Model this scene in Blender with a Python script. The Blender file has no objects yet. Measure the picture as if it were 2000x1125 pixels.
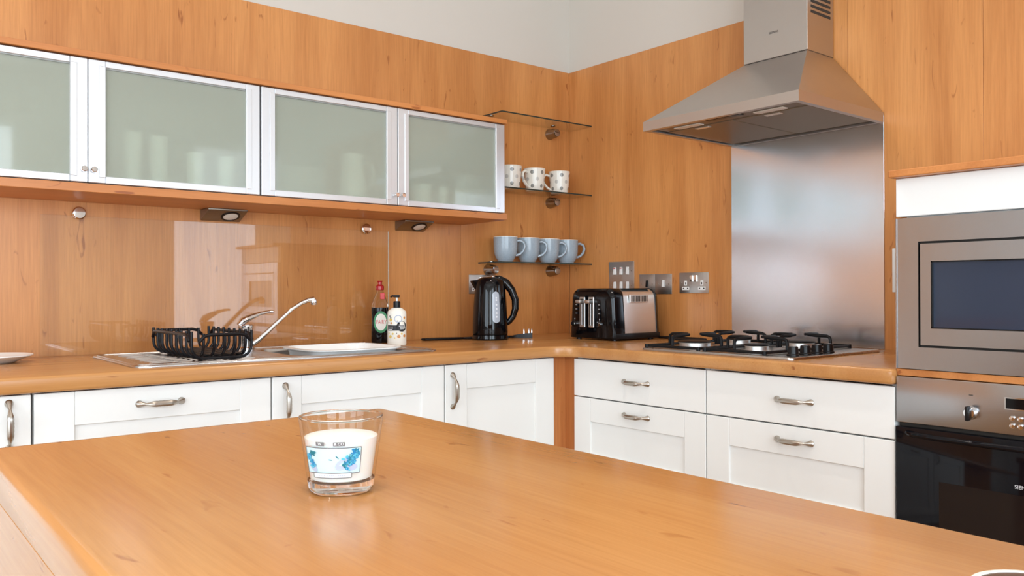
import bpy, bmesh, math, random
from mathutils import Vector, Matrix
random.seed(7)
PI = math.pi
S = bpy.context.scene
COL = S.collection

# ------------------------------------------------------------------ camera
CAM = (-2.7777, -2.9691, 1.1119)
YAW, PITCH, ROLL, FPX = 0.6826, 0.0042, -0.0025, 1615.0
cd = bpy.data.cameras.new('camera')
cd.sensor_fit = 'HORIZONTAL'; cd.sensor_width = 36.0; cd.lens = FPX / 2000 * 36.0
cd.clip_start = 0.02; cd.clip_end = 100
cam = bpy.data.objects.new('camera', cd); COL.objects.link(cam)
cam.matrix_world = (Matrix.Translation(CAM) @ Matrix.Rotation(-YAW, 4, 'Z')
                    @ Matrix.Rotation(PI / 2 + PITCH, 4, 'X') @ Matrix.Rotation(ROLL, 4, 'Z'))
S.camera = cam

# ------------------------------------------------------------------ world and daylight
w = bpy.data.worlds.new('world'); S.world = w; w.use_nodes = True
wn = w.node_tree.nodes; wl = w.node_tree.links
bg = wn['Background']
sky = wn.new('ShaderNodeTexSky'); sky.sky_type = 'HOSEK_WILKIE'; sky.turbidity = 4.0; sky.ground_albedo = 0.4
sky.sun_direction = (0.5, 0.4, 0.75)
wl.new(sky.outputs[0], bg.inputs[0]); bg.inputs[1].default_value = 1.0
S.view_settings.view_transform = 'Standard'; S.view_settings.look = 'None'
S.view_settings.gamma = 1.0; S.view_settings.use_curve_mapping = False
S.view_settings.exposure = 0.5

WEST, SOUTH, CEIL, EAST = -6.2, -5.4, 2.95, 1.6
WEST_WINDOWS = [(-3.30, -2.00), (-4.95, -3.65)]        # y ranges
SOUTH_WINDOWS = [(-5.0, -3.6), (-3.1, -1.7), (-0.25, 0.56)]   # x ranges
WZ0, WZ1 = 0.35, 2.45


def window_light(loc, rot, sx, sz, power, col):
    l = bpy.data.lights.new('window_daylight', 'AREA'); l.shape = 'RECTANGLE'
    l.size = sx; l.size_y = sz; l.energy = power; l.color = col
    o = bpy.data.objects.new('window_daylight', l); COL.objects.link(o)
    o.location = loc; o.rotation_euler = rot


for a, b in WEST_WINDOWS:
    window_light((WEST + 0.03, (a + b) / 2, (WZ0 + WZ1) / 2), (PI / 2, 0, -PI / 2), b - a, WZ1 - WZ0, 32 * (b - a), (0.75, 0.885, 1.0))
for a, b in SOUTH_WINDOWS:
    window_light(((a + b) / 2, SOUTH + 0.03, (WZ0 + WZ1) / 2), (PI / 2, 0, 0), b - a, WZ1 - WZ0, (40 if b < 0 else 17) * (b - a), (0.77, 0.895, 1.0))

# ------------------------------------------------------------------ materials
M = {}


def mat(name, col=(0.8, 0.8, 0.8), rough=0.5, metal=0.0, **kw):
    m = bpy.data.materials.new(name); m.use_nodes = True
    b = m.node_tree.nodes['Principled BSDF']
    b.inputs['Base Color'].default_value = (*col, 1); b.inputs['Roughness'].default_value = rough
    b.inputs['Metallic'].default_value = metal
    for k, v in kw.items():
        i = b.inputs[k.replace('_', ' ')]
        i.default_value = (*v, 1) if isinstance(v, tuple) and len(v) == 3 else v
    M[name] = m
    return m, m.node_tree.nodes, m.node_tree.links, b


def node(nt, kind, **inp):
    n = nt.new(kind)
    for k, v in inp.items():
        n.inputs[k].default_value = v
    return n


def wood(name, c1, c2, axis, rough=0.35, fine=1.0, coat=0.0):
    """laminate with grain running along axis 'x','y','z' of object space"""
    m, n, l, b = mat(name, c1, rough, Coat_Weight=coat, Coat_Roughness=0.15)
    tc = n.new('ShaderNodeTexCoord'); oi = n.new('ShaderNodeObjectInfo')
    off = n.new('ShaderNodeVectorMath'); off.operation = 'SCALE'; off.inputs['Scale'].default_value = 9.0
    cb = n.new('ShaderNodeCombineXYZ')
    for i in range(3): l.new(oi.outputs['Random'], cb.inputs[i])
    l.new(cb.outputs[0], off.inputs[0])
    add = n.new('ShaderNodeVectorMath'); l.new(tc.outputs['Object'], add.inputs[0]); l.new(off.outputs[0], add.inputs[1])

    def mapped(along, across):
        mp = n.new('ShaderNodeMapping')
        mp.inputs['Scale'].default_value = [along if a == axis else across for a in 'xyz']
        l.new(add.outputs[0], mp.inputs['Vector']); return mp
    n1 = node(n, 'ShaderNodeTexNoise', Scale=1.0, Detail=5.0, Roughness=0.55, Distortion=0.6)
    l.new(mapped(0.9, 7.0).outputs[0], n1.inputs['Vector'])
    n2 = node(n, 'ShaderNodeTexNoise', Scale=1.0, Detail=4.0, Roughness=0.7)
    l.new(mapped(5.0, 170.0).outputs[0], n2.inputs['Vector'])
    n3 = node(n, 'ShaderNodeTexNoise', Scale=1.0, Detail=2.0, Roughness=0.5, Distortion=1.2)
    l.new(mapped(9.0, 32.0).outputs[0], n3.inputs['Vector'])
    rp = n.new('ShaderNodeValToRGB'); e = rp.color_ramp.elements
    e[0].position = 0.38; e[0].color = (*c2, 1); e[1].position = 0.62; e[1].color = (*c1, 1)
    l.new(n1.outputs['Fac'], rp.inputs[0])
    mx = n.new('ShaderNodeMixRGB'); mx.blend_type = 'MULTIPLY'; mx.inputs[0].default_value = 0.42 * fine
    r2 = n.new('ShaderNodeValToRGB'); r2.color_ramp.elements[0].position = 0.3; r2.color_ramp.elements[0].color = (0.62, 0.52, 0.42, 1)
    r2.color_ramp.elements[1].position = 0.62; r2.color_ramp.elements[1].color = (1, 1, 1, 1)
    l.new(n2.outputs['Fac'], r2.inputs[0]); l.new(rp.outputs[0], mx.inputs[1]); l.new(r2.outputs[0], mx.inputs[2])
    kn = n.new('ShaderNodeMixRGB'); kn.blend_type = 'MULTIPLY'; kn.inputs[0].default_value = 0.8
    r3 = n.new('ShaderNodeValToRGB'); r3.color_ramp.elements[0].position = 0.23; r3.color_ramp.elements[0].color = (0.5, 0.33, 0.22, 1)
    r3.color_ramp.elements[1].position = 0.32; r3.color_ramp.elements[1].color = (1, 1, 1, 1)
    l.new(n3.outputs['Fac'], r3.inputs[0]); l.new(mx.outputs[0], kn.inputs[1]); l.new(r3.outputs[0], kn.inputs[2])
    l.new(kn.outputs[0], b.inputs['Base Color'])
    bp = node(n, 'ShaderNodeBump', Strength=0.03, Distance=0.002)
    l.new(n2.outputs['Fac'], bp.inputs['Height']); l.new(bp.outputs[0], b.inputs['Normal'])
    return m


def brushed(name, col, rough, axis, amount=0.0):
    m, n, l, b = mat(name, col, rough, 1.0)
    tc = n.new('ShaderNodeTexCoord'); mp = n.new('ShaderNodeMapping')
    mp.inputs['Scale'].default_value = [3.0 if a == axis else 420.0 for a in 'xyz']
    l.new(tc.outputs['Object'], mp.inputs['Vector'])
    nz = node(n, 'ShaderNodeTexNoise', Scale=1.0, Detail=3.0); l.new(mp.outputs[0], nz.inputs['Vector'])
    cl = node(n, 'ShaderNodeTexNoise', Scale=5.0, Detail=3.0, Roughness=0.6); l.new(tc.outputs['Object'], cl.inputs['Vector'])
    ad = n.new('ShaderNodeMath'); ad.operation = 'MULTIPLY_ADD'; ad.inputs[1].default_value = amount; ad.inputs[2].default_value = rough - amount / 2
    l.new(nz.outputs['Fac'], ad.inputs[0])
    a2 = n.new('ShaderNodeMath'); a2.operation = 'MULTIPLY_ADD'; a2.inputs[1].default_value = 0.10; l.new(cl.outputs['Fac'], a2.inputs[0])
    a3 = n.new('ShaderNodeMath'); a3.operation = 'SUBTRACT'; a3.inputs[1].default_value = 0.05
    l.new(ad.outputs[0], a2.inputs[2]); l.new(a2.outputs[0], a3.inputs[0]); l.new(a3.outputs[0], b.inputs['Roughness'])
    return m


WALL1, WALL2 = (0.69, 0.305, 0.096), (0.57, 0.228, 0.064)
TOP1, TOP2 = (0.55, 0.272, 0.094), (0.48, 0.214, 0.066)
wood('wood_wall', WALL1, WALL2, 'z', 0.34)
wood('wood_top_x', TOP1, TOP2, 'x', 0.24, 0.7)
wood('wood_top_y', TOP1, TOP2, 'y', 0.20, 0.7)
wood('wood_board', (0.60, 0.235, 0.068), (0.50, 0.18, 0.047), 'x', 0.36, 0.7)
wood('wood_post', (0.60, 0.235, 0.075), (0.44, 0.15, 0.042), 'z', 0.36)
wood('wood_floor', (0.42, 0.24, 0.11), (0.30, 0.16, 0.07), 'y', 0.35)


def painted(name, col, rough, scale=220, amt=0.015):
    m, n, l, b = mat(name, col, rough)
    tc = n.new('ShaderNodeTexCoord'); nz = node(n, 'ShaderNodeTexNoise', Scale=scale, Detail=2.0)
    l.new(tc.outputs['Object'], nz.inputs['Vector'])
    bp = node(n, 'ShaderNodeBump', Strength=amt, Distance=0.002); l.new(nz.outputs['Fac'], bp.inputs['Height'])
    l.new(bp.outputs[0], b.inputs['Normal'])


painted('plaster', (0.66, 0.615, 0.55), 0.85, 60, 0.05)
painted('ceiling_paint', (0.86, 0.85, 0.83), 0.9, 60, 0.05)
painted('white_door', (0.84, 0.845, 0.82), 0.42)
painted('carcass', (0.78, 0.77, 0.74), 0.6)
painted('white_plastic', (0.86, 0.86, 0.84), 0.35)
mat('dark_gap', (0.03, 0.025, 0.02), 0.8)
brushed('steel_z', (0.68, 0.71, 0.76), 0.20, 'y')
brushed('steel_hood', (0.52, 0.50, 0.48), 0.33, 'y')
brushed('steel_front', (0.42, 0.425, 0.44), 0.25, 'y')
brushed('steel_sink', (0.55, 0.54, 0.53), 0.24, 'x')
brushed('steel_hob', (0.50, 0.48, 0.46), 0.28, 'y')
mat('steel_filter', (0.26, 0.23, 0.18), 0.45, 0.9)
mat('plate_steel', (0.84, 0.84, 0.83), 0.42, 1.0)
mat('socket_steel', (0.60, 0.59, 0.57), 0.38, 1.0)
mat('dull_steel', (0.30, 0.27, 0.23), 0.4, 1.0)
mat('cabinet_inside', (0.30, 0.30, 0.26), 0.6)
mat('chrome_dark', (0.36, 0.34, 0.32), 0.10, 1.0)
mat('chrome', (0.80, 0.80, 0.80), 0.07, 1.0)
mat('pewter', (0.44, 0.40, 0.35), 0.28, 1.0)
mat('aluminium', (0.72, 0.73, 0.75), 0.36, 0.7)
mat('alloy_gasket', (0.30, 0.31, 0.30), 0.5, 0.3)
mat('cast_iron', (0.006, 0.006, 0.007), 0.42, Specular_IOR_Level=0.22)
mat('black_gloss', (0.003, 0.003, 0.004), 0.06, Specular_IOR_Level=0.32)
mat('black_plastic', (0.007, 0.007, 0.008), 0.3, Specular_IOR_Level=0.3)
mat('rubber_wire', (0.004, 0.004, 0.006), 0.35, Specular_IOR_Level=0.25)
mat('oven_glass', (0.003, 0.003, 0.005), 0.05, Specular_IOR_Level=0.22)
mat('oven_window', (0.011, 0.008, 0.008), 0.06, Specular_IOR_Level=0.3)
mat('microwave_glass', (0.022, 0.032, 0.060), 0.05)
mat('grey_print', (0.05, 0.045, 0.04), 0.5)
mat('pale_print', (0.80, 0.80, 0.82), 0.4)
mat('ceramic_white', (0.86, 0.86, 0.84), 0.18)
mat('ceramic_cream', (0.84, 0.78, 0.66), 0.2)
mat('dark_glaze', (0.05, 0.022, 0.014), 0.2)
mat('mug_inside', (0.82, 0.78, 0.70), 0.2)
mat('red_plastic', (0.42, 0.012, 0.014), 0.25)
mat('red_print', (0.62, 0.03, 0.03), 0.35)
mat('green_print', (0.012, 0.22, 0.06), 0.35)
mat('label_white', (0.84, 0.82, 0.74), 0.4)
mat('gauge_glass', (0.42, 0.47, 0.54), 0.2)
mat('bead_white', (0.8, 0.84, 0.9), 0.2)
mat('lamp_lens', (0.75, 0.72, 0.66), 0.3)
mat('candle_wax', (0.90, 0.89, 0.86), 0.45, Subsurface_Weight=0.25, Subsurface_Scale=0.01)
mat('frame_paint', (0.85, 0.85, 0.85), 0.4)
mat('print_sky', (0.52, 0.70, 0.73), 0.4)
mat('print_blue', (0.015, 0.20, 0.42), 0.4)
mat('print_teal', (0.01, 0.16, 0.20), 0.4)
mat('print_cyan', (0.09, 0.44, 0.58), 0.4)
mat('print_lilac', (0.42, 0.47, 0.60), 0.4)
mat('print_grey', (0.16, 0.15, 0.15), 0.5)
mat('print_orange', (0.62, 0.26, 0.07), 0.4)
mat('print_yellow', (0.72, 0.52, 0.14), 0.4)

# blue-grey mug glaze
m, n, l, b = mat('mug_blue', (0.28, 0.36, 0.43), 0.2)
tc = n.new('ShaderNodeTexCoord'); nz = node(n, 'ShaderNodeTexNoise', Scale=130.0, Detail=3.0)
rp = n.new('ShaderNodeValToRGB'); rp.color_ramp.elements[0].color = (0.29, 0.37, 0.44, 1); rp.color_ramp.elements[1].color = (0.42, 0.50, 0.56, 1)
l.new(tc.outputs['Object'], nz.inputs['Vector']); l.new(nz.outputs['Fac'], rp.inputs[0]); l.new(rp.outputs[0], b.inputs['Base Color'])

# white mug with two staggered rows of grey dots (printed)
m, n, l, b = mat('mug_dots', (0.84, 0.82, 0.74), 0.18)


def mth(n, l, op, a, bb=None, c=None):
    q = n.new('ShaderNodeMath'); q.operation = op
    for i, v in enumerate((a, bb, c)):
        if v is None: continue
        if isinstance(v, (int, float)): q.inputs[i].default_value = v
        else: l.new(v, q.inputs[i])
    return q.outputs[0]


tc = n.new('ShaderNodeTexCoord'); sp = n.new('ShaderNodeSeparateXYZ'); l.new(tc.outputs['Object'], sp.inputs[0])
ang = mth(n, l, 'MULTIPLY', mth(n, l, 'ARCTAN2', sp.outputs[1], sp.outputs[0]), 6 / (2 * PI))
row = mth(n, l, 'MULTIPLY_ADD', sp.outputs[2], 1 / 0.062, 0.13)
masks = []
for o_ in (0.0, 0.5):
    fa = mth(n, l, 'MULTIPLY', mth(n, l, 'SUBTRACT', mth(n, l, 'FRACT', mth(n, l, 'ADD', ang, o_)), 0.5), 0.050)
    fb = mth(n, l, 'MULTIPLY', mth(n, l, 'SUBTRACT', mth(n, l, 'FRACT', mth(n, l, 'ADD', row, o_)), 0.5), 0.062)
    d2 = mth(n, l, 'ADD', mth(n, l, 'MULTIPLY', fa, fa), mth(n, l, 'MULTIPLY', fb, fb))
    masks.append(mth(n, l, 'LESS_THAN', d2, 0.0088 ** 2))
prev = None
for mk, c_ in zip(masks, ((0.27, 0.27, 0.25, 1), (0.55, 0.54, 0.50, 1))):
    mx = n.new('ShaderNodeMixRGB'); l.new(mk, mx.inputs[0]); mx.inputs[2].default_value = c_
    if prev is None: mx.inputs[1].default_value = (0.84, 0.82, 0.74, 1)
    else: l.new(prev, mx.inputs[1])
    prev = mx.outputs[0]
l.new(prev, b.inputs['Base Color'])


def glass(name, col, rough=0.0, ior=1.45):
    m = bpy.data.materials.new(name); m.use_nodes = True; n = m.node_tree.nodes; l = m.node_tree.links
    b = n['Principled BSDF']; b.inputs['Base Color'].default_value = (*col, 1)
    b.inputs['Transmission Weight'].default_value = 1.0; b.inputs['Roughness'].default_value = rough; b.inputs['IOR'].default_value = ior
    M[name] = m


glass('clear_glass', (0.98, 0.99, 0.985))
glass('bottle_glass', (0.93, 0.90, 0.84), 0.03, 1.2)


def thin_glass(name, col, refl=1.0):
    """flat sheet glass: clear with a Fresnel reflection, no caustics needed"""
    m = bpy.data.materials.new(name); m.use_nodes = True; n = m.node_tree.nodes; l = m.node_tree.links
    n.remove(n['Principled BSDF']); out = n['Material Output']
    tr = n.new('ShaderNodeBsdfTransparent'); tr.inputs[0].default_value = (*col, 1)
    gl = n.new('ShaderNodeBsdfGlossy'); gl.inputs['Roughness'].default_value = 0.02
    fr = n.new('ShaderNodeFresnel'); ge = n.new('ShaderNodeNewGeometry')
    l.new(mth(n, l, 'MULTIPLY_ADD', ge.outputs['Backfacing'], 1 / 1.5 - 1.5, 1.5), fr.inputs[0])
    k = mth(n, l, 'MULTIPLY', fr.outputs[0], refl)
    mx = n.new('ShaderNodeMixShader'); l.new(k, mx.inputs[0]); l.new(tr.outputs[0], mx.inputs[1]); l.new(gl.outputs[0], mx.inputs[2])
    l.new(mx.outputs[0], out.inputs[0]); M[name] = m


thin_glass('sheet_glass', (0.985, 0.99, 0.98), 1.0)
thin_glass('tumbler_glass', (0.975, 0.98, 0.975), 1.0)
thin_glass('shelf_glass', (0.965, 0.98, 0.97), 0.5)
mat('glass_edge', (0.02, 0.035, 0.03), 0.15)
mat('splash_edge', (0.72, 0.74, 0.66), 0.2)

# frosted door glass: sage, half diffusing, half rough see-through, polished front
m = bpy.data.materials.new('frosted_glass'); m.use_nodes = True; n = m.node_tree.nodes; l = m.node_tree.links
n.remove(n['Principled BSDF']); out = n['Material Output']
df = n.new('ShaderNodeBsdfDiffuse'); df.inputs[0].default_value = (0.60, 0.625, 0.54, 1)
rf = n.new('ShaderNodeBsdfRefraction'); rf.inputs['Color'].default_value = (0.86, 0.92, 0.86, 1); rf.inputs['Roughness'].default_value = 0.22; rf.inputs['IOR'].default_value = 1.12
mx = n.new('ShaderNodeMixShader'); mx.inputs[0].default_value = 0.45; l.new(df.outputs[0], mx.inputs[1]); l.new(rf.outputs[0], mx.inputs[2])
gl = n.new('ShaderNodeBsdfGlossy'); gl.inputs['Roughness'].default_value = 0.04
fr = n.new('ShaderNodeFresnel'); fr.inputs[0].default_value = 1.45
m2 = n.new('ShaderNodeMixShader'); tp = n.new('ShaderNodeBsdfTransparent'); tp.inputs[0].default_value = (0.92, 0.97, 0.92, 1)
m3 = n.new('ShaderNodeMixShader'); m3.inputs[0].default_value = 0.30; l.new(mx.outputs[0], m3.inputs[1]); l.new(tp.outputs[0], m3.inputs[2])
ge = n.new('ShaderNodeNewGeometry'); l.new(mth(n, l, 'MULTIPLY_ADD', ge.outputs['Backfacing'], 1 / 1.45 - 1.45, 1.45), fr.inputs[0])
l.new(fr.outputs[0], m2.inputs[0]); l.new(m3.outputs[0], m2.inputs[1]); l.new(gl.outputs[0], m2.inputs[2])
l.new(m2.outputs[0], out.inputs[0]); M['frosted_glass'] = m

m, n, l, b = mat('downlight_glow', (1, 1, 1), 0.5, Emission_Color=(1.0, 0.93, 0.82), Emission_Strength=30.0)


# ------------------------------------------------------------------ mesh helpers
class MB:
    def __init__(self):
        self.bm = bmesh.new()

    def _bev(self, faces, off, seg):
        edges = list({e for f in faces for e in f.edges})
        bmesh.ops.bevel(self.bm, geom=edges, offset=off, segments=seg, affect='EDGES', profile=0.5, clamp_overlap=True)

    def box(self, x0, x1, y0, y1, z0, z1, bev=0.0, seg=2):
        x0, x1 = sorted((x0, x1)); y0, y1 = sorted((y0, y1)); z0, z1 = sorted((z0, z1))
        v = [self.bm.verts.new(p) for p in ((x0, y0, z0), (x1, y0, z0), (x1, y1, z0), (x0, y1, z0), (x0, y0, z1), (x1, y0, z1), (x1, y1, z1), (x0, y1, z1))]
        fs = [self.bm.faces.new([v[i] for i in f]) for f in ((3, 2, 1, 0), (4, 5, 6, 7), (0, 1, 5, 4), (1, 2, 6, 5), (2, 3, 7, 6), (3, 0, 4, 7))]
        if bev: self._bev(fs, bev, seg)
        return self

    def prism(self, poly, axis, a0, a1, bev=0.0, seg=2):
        """poly: 2D points in the two other axes (cyclic order x,y,z without axis)"""
        def P(u, v, a):
            return {'x': (a, u, v), 'y': (u, a, v), 'z': (u, v, a)}[axis]
        lo = [self.bm.verts.new(P(u, v, a0)) for u, v in poly]; hi = [self.bm.verts.new(P(u, v, a1)) for u, v in poly]
        k = len(poly)
        fs = [self.bm.faces.new(lo[::-1]), self.bm.faces.new(hi)]
        fs += [self.bm.faces.new((lo[i], lo[(i + 1) % k], hi[(i + 1) % k], hi[i])) for i in range(k)]
        if bev: self._bev(fs, bev, seg)
        return self

    def poly(self, pts):
        self.bm.faces.new([self.bm.verts.new(p) for p in pts]); return self

    def loft(self, rings, closed_ring=True, cap0=True, cap1=True):
        vs = [[self.bm.verts.new(p) for p in r] for r in rings]
        k = len(vs[0])
        for a, b_ in zip(vs, vs[1:]):
            for i in range(k if closed_ring else k - 1):
                j = (i + 1) % k
                self.bm.faces.new((a[i], a[j], b_[j], b_[i]))
        if cap0: self.bm.faces.new(vs[0][::-1])
        if cap1: self.bm.faces.new(vs[-1])
        return self

    def lathe(self, prof, n=32, c=(0, 0, 0), axis='z', closed=False):
        """prof: (radius, height) list; radius 0 at an end closes it with a fan"""
        c = Vector(c)

        def P(r, h, t):
            a, b_ = r * math.cos(t), r * math.sin(t)
            return c + Vector({'z': (a, b_, h), 'y': (a, h, b_), 'x': (h, a, b_)}[axis])
        rows = []
        for r, h in prof:
            if r < 1e-7: rows.append([self.bm.verts.new(P(0, h, 0))])
            else: rows.append([self.bm.verts.new(P(r, h, 2 * PI * i / n)) for i in range(n)])
        pairs = list(zip(rows, rows[1:])) + ([(rows[-1], rows[0])] if closed else [])
        for a, b_ in pairs:
            if len(a) == 1 and len(b_) == 1: continue
            for i in range(n):
                j = (i + 1) % n
                if len(a) == 1: self.bm.faces.new((a[0], b_[j], b_[i]))
                elif len(b_) == 1: self.bm.faces.new((a[i], a[j], b_[0]))
                else: self.bm.faces.new((a[i], a[j], b_[j], b_[i]))
        if not closed:
            if len(rows[0]) > 1: self.bm.faces.new(rows[0][::-1])
            if len(rows[-1]) > 1: self.bm.faces.new(rows[-1])
        return self

    def cyl(self, c, r, h0, h1, axis='z', n=24, bev=0.0):
        if bev:
            return self.lathe([(r - bev, h0), (r, h0 + bev), (r, h1 - bev), (r - bev, h1)], n, c, axis)
        return self.lathe([(r, h0), (r, h1)], n, c, axis)

    def tube(self, pts, r, n=8, closed=False, flat=1.0, up=None):
        pts = [Vector(p) for p in pts]; k = len(pts)
        rs = r if isinstance(r, (list, tuple)) else [r] * k
        tang = []
        for i in range(k):
            a = pts[(i - 1) % k] if (closed or i > 0) else pts[i]
            b_ = pts[(i + 1) % k] if (closed or i < k - 1) else pts[i]
            tang.append((b_ - a).normalized())
        u = Vector(up) if up else (Vector((0, 0, 1)) if abs(tang[0].z) < 0.9 else Vector((1, 0, 0)))
        rings = []
        for i in range(k):
            t = tang[i]; u = (u - t * u.dot(t)).normalized(); s = t.cross(u)
            rings.append([pts[i] + rs[i] * (math.cos(2 * PI * j / n) * s + flat * math.sin(2 * PI * j / n) * u) for j in range(n)])
        if closed: rings.append(rings[0]); self.loft(rings, True, False, False); bmesh.ops.remove_doubles(self.bm, verts=self.bm.verts, dist=1e-7)
        else: self.loft(rings)
        return self

    def slab(self, outline, z0, z1, r, holes=(), steps=4, rb=None):
        """flat slab from a CCW outline with rounded top and bottom edge; holes are CW-or-CCW loops cut straight through"""
        rb = r if rb is None else rb
        k = len(outline); P = [Vector(p) for p in outline]
        mit = []
        for i in range(k):
            e0 = (P[i] - P[i - 1]).normalized(); e1 = (P[(i + 1) % k] - P[i]).normalized()
            n0 = Vector((-e0.y, e0.x)); n1 = Vector((-e1.y, e1.x)); q = (n0 + n1)
            q = q / max(0.2, (1 + n0.dot(n1))); mit.append(q)
        rings = []
        for s in range(steps + 1):
            t = PI / 2 * s / steps; rings.append((rb * (1 - math.sin(t)), z0 + rb * (1 - math.cos(t))))
        for s in range(steps + 1):
            t = PI / 2 * s / steps; rings.append((r * (1 - math.cos(t)), z1 - r * (1 - math.sin(t))))
        vs = [[self.bm.verts.new((*(P[i] + mit[i] * d), z)) for i in range(k)] for d, z in rings]
        for a, b_ in zip(vs, vs[1:]):
            for i in range(k):
                j = (i + 1) % k; self.bm.faces.new((a[i], a[j], b_[j], b_[i]))
        for ring, z in ((vs[-1], z1), (vs[0], z0)):
            ed = [self.bm.edges.get((ring[i], ring[(i + 1) % k])) for i in range(k)]
            for h in holes:
                hv = [self.bm.verts.new((*p, z)) for p in h]
                ed += [self.bm.edges.new((hv[i], hv[(i + 1) % len(hv)])) for i in range(len(hv))]
            bmesh.ops.triangle_fill(self.bm, edges=ed, use_beauty=True)
        for h in holes:
            a = [self.bm.verts.new((*p, z0)) for p in h]; b_ = [self.bm.verts.new((*p, z1)) for p in h]
            for i in range(len(h)):
                j = (i + 1) % len(h); self.bm.faces.new((a[i], a[j], b_[j], b_[i]))
        bmesh.ops.remove_doubles(self.bm, verts=self.bm.verts, dist=1e-6)
        return self

    def xf(self, mtx):
        self.bm.transform(mtx); return self


ORG = {}


def link(name, mb, m, parent=None, smooth=35, org=None, recalc=True, local=False):
    bm = mb.bm
    if recalc: bmesh.ops.recalc_face_normals(bm, faces=bm.faces)
    me = bpy.data.meshes.new(name); bm.to_mesh(me); bm.free()
    me.materials.append(M[m])
    for p in me.polygons: p.use_smooth = True
    me.set_sharp_from_angle(angle=math.radians(smooth))
    o = bpy.data.objects.new(name, me); COL.objects.link(o)
    if parent is not None:
        o.parent = parent; base = ORG[parent]
    else:
        if org is None:
            xs = [v.co for v in me.vertices]
            org = Vector(((min(v.x for v in xs) + max(v.x for v in xs)) / 2, (min(v.y for v in xs) + max(v.y for v in xs)) / 2, min(v.z for v in xs)))
        base = Vector(org); o.location = base
    ORG[o] = Vector(base)
    if not local: me.transform(Matrix.Translation(-Vector(base)))
    return o


def tag(o, label=None, cat=None, group=None, kind=None):
    if label: o['label'] = label
    if cat: o['category'] = cat
    if group: o['group'] = group
    if kind: o['kind'] = kind
    return o


def thing(name, label, cat, loc, rotz=0.0, group=None):
    o = bpy.data.objects.new(name, None); COL.objects.link(o)
    o.empty_display_size = 0.05; o.location = loc; o.rotation_euler = (0, 0, rotz)
    ORG[o] = Vector(loc); tag(o, label, cat, group)
    return o


def copy_tree(o, parent=None):
    c = o.copy(); COL.objects.link(c); c.parent = parent; ORG[c] = ORG[o]
    for ch in list(o.children):
        copy_tree(ch, c)
    return c


def text_mb(s, size, fn, sx=1.0):
    """flat lettering; fn maps (u, v) in metres to a point"""
    cu = bpy.data.curves.new('lettering', 'FONT'); cu.body = s; cu.size = size; cu.align_x = 'CENTER'; cu.align_y = 'CENTER'
    cu.resolution_u = 3
    o = bpy.data.objects.new('lettering', cu); COL.objects.link(o)
    bpy.context.view_layer.update()
    me = bpy.data.meshes.new_from_object(o.evaluated_get(bpy.context.evaluated_depsgraph_get()))
    bpy.data.objects.remove(o); bpy.data.curves.remove(cu)
    mb = MB(); mb.bm.from_mesh(me); bpy.data.meshes.remove(me)
    for v in mb.bm.verts: v.co = Vector(fn(v.co.x * sx, v.co.y))
    return mb


def arc(cx, cy, r, a0, a1, n=8):
    return [(cx + r * math.cos(math.radians(a0 + (a1 - a0) * i / n)), cy + r * math.sin(math.radians(a0 + (a1 - a0) * i / n))) for i in range(n + 1)]


def rrect(x0, x1, y0, y1, r, n=6):
    return (arc(x1 - r, y1 - r, r, 0, 90, n) + arc(x0 + r, y1 - r, r, 90, 180, n) + arc(x0 + r, y0 + r, r, 180, 270, n) + arc(x1 - r, y0 + r, r, 270, 360, n))


# ================================================================== SETTING
CT = 0.91                       # worktop height
YA, XB = -0.708, -0.688         # worktop fronts
FA, FB = -0.690, -0.671         # door faces on the two runs
FT, YT = -0.668, -1.941         # tall unit face and its far side
ZP = 2.1825                     # top of the timber cladding


def struct(name, mb, m, parent=None, **k):
    o = link(name, mb, m, parent, **k)
    if parent is None: o['kind'] = 'structure'
    return o


struct('floor', MB().box(WEST, EAST, SOUTH, 0, -0.05, 0), 'wood_floor')
struct('ceiling', MB().box(WEST - 0.1, EAST + 0.15, SOUTH - 0.1, 0.15, CEIL, CEIL + 0.08), 'ceiling_paint')
wall_back = struct('wall_back', MB().box(WEST - 0.1, 0.15, 0.016, 0.12, -0.05, CEIL), 'plaster')
wall_right = struct('wall_right', MB().box(0.016, 0.14, -3.30, 0.016, -0.05, CEIL), 'plaster')
struct('wall_return', MB().box(0.14, EAST, -3.30, -3.18, -0.05, CEIL), 'ceiling_paint')
struct('wall_east', MB().box(EAST, EAST + 0.12, SOUTH - 0.1, -3.18, -0.05, CEIL), 'ceiling_paint')


def wall_with_holes(name, axis, plane, lo, hi, holes):
    mb = MB()

    def bx(a, b_, z0, z1):
        if axis == 'x': mb.box(plane - 0.12, plane, a, b_, z0, z1)
        else: mb.box(a, b_, plane - 0.12, plane, z0, z1)
    cuts = sorted(holes); cur = lo
    for a, b_ in cuts:
        bx(cur, a, -0.05, CEIL); bx(a, b_, -0.05, WZ0); bx(a, b_, WZ1, CEIL); cur = b_
    bx(cur, hi, -0.05, CEIL)
    return struct(name, mb, 'ceiling_paint')


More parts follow.
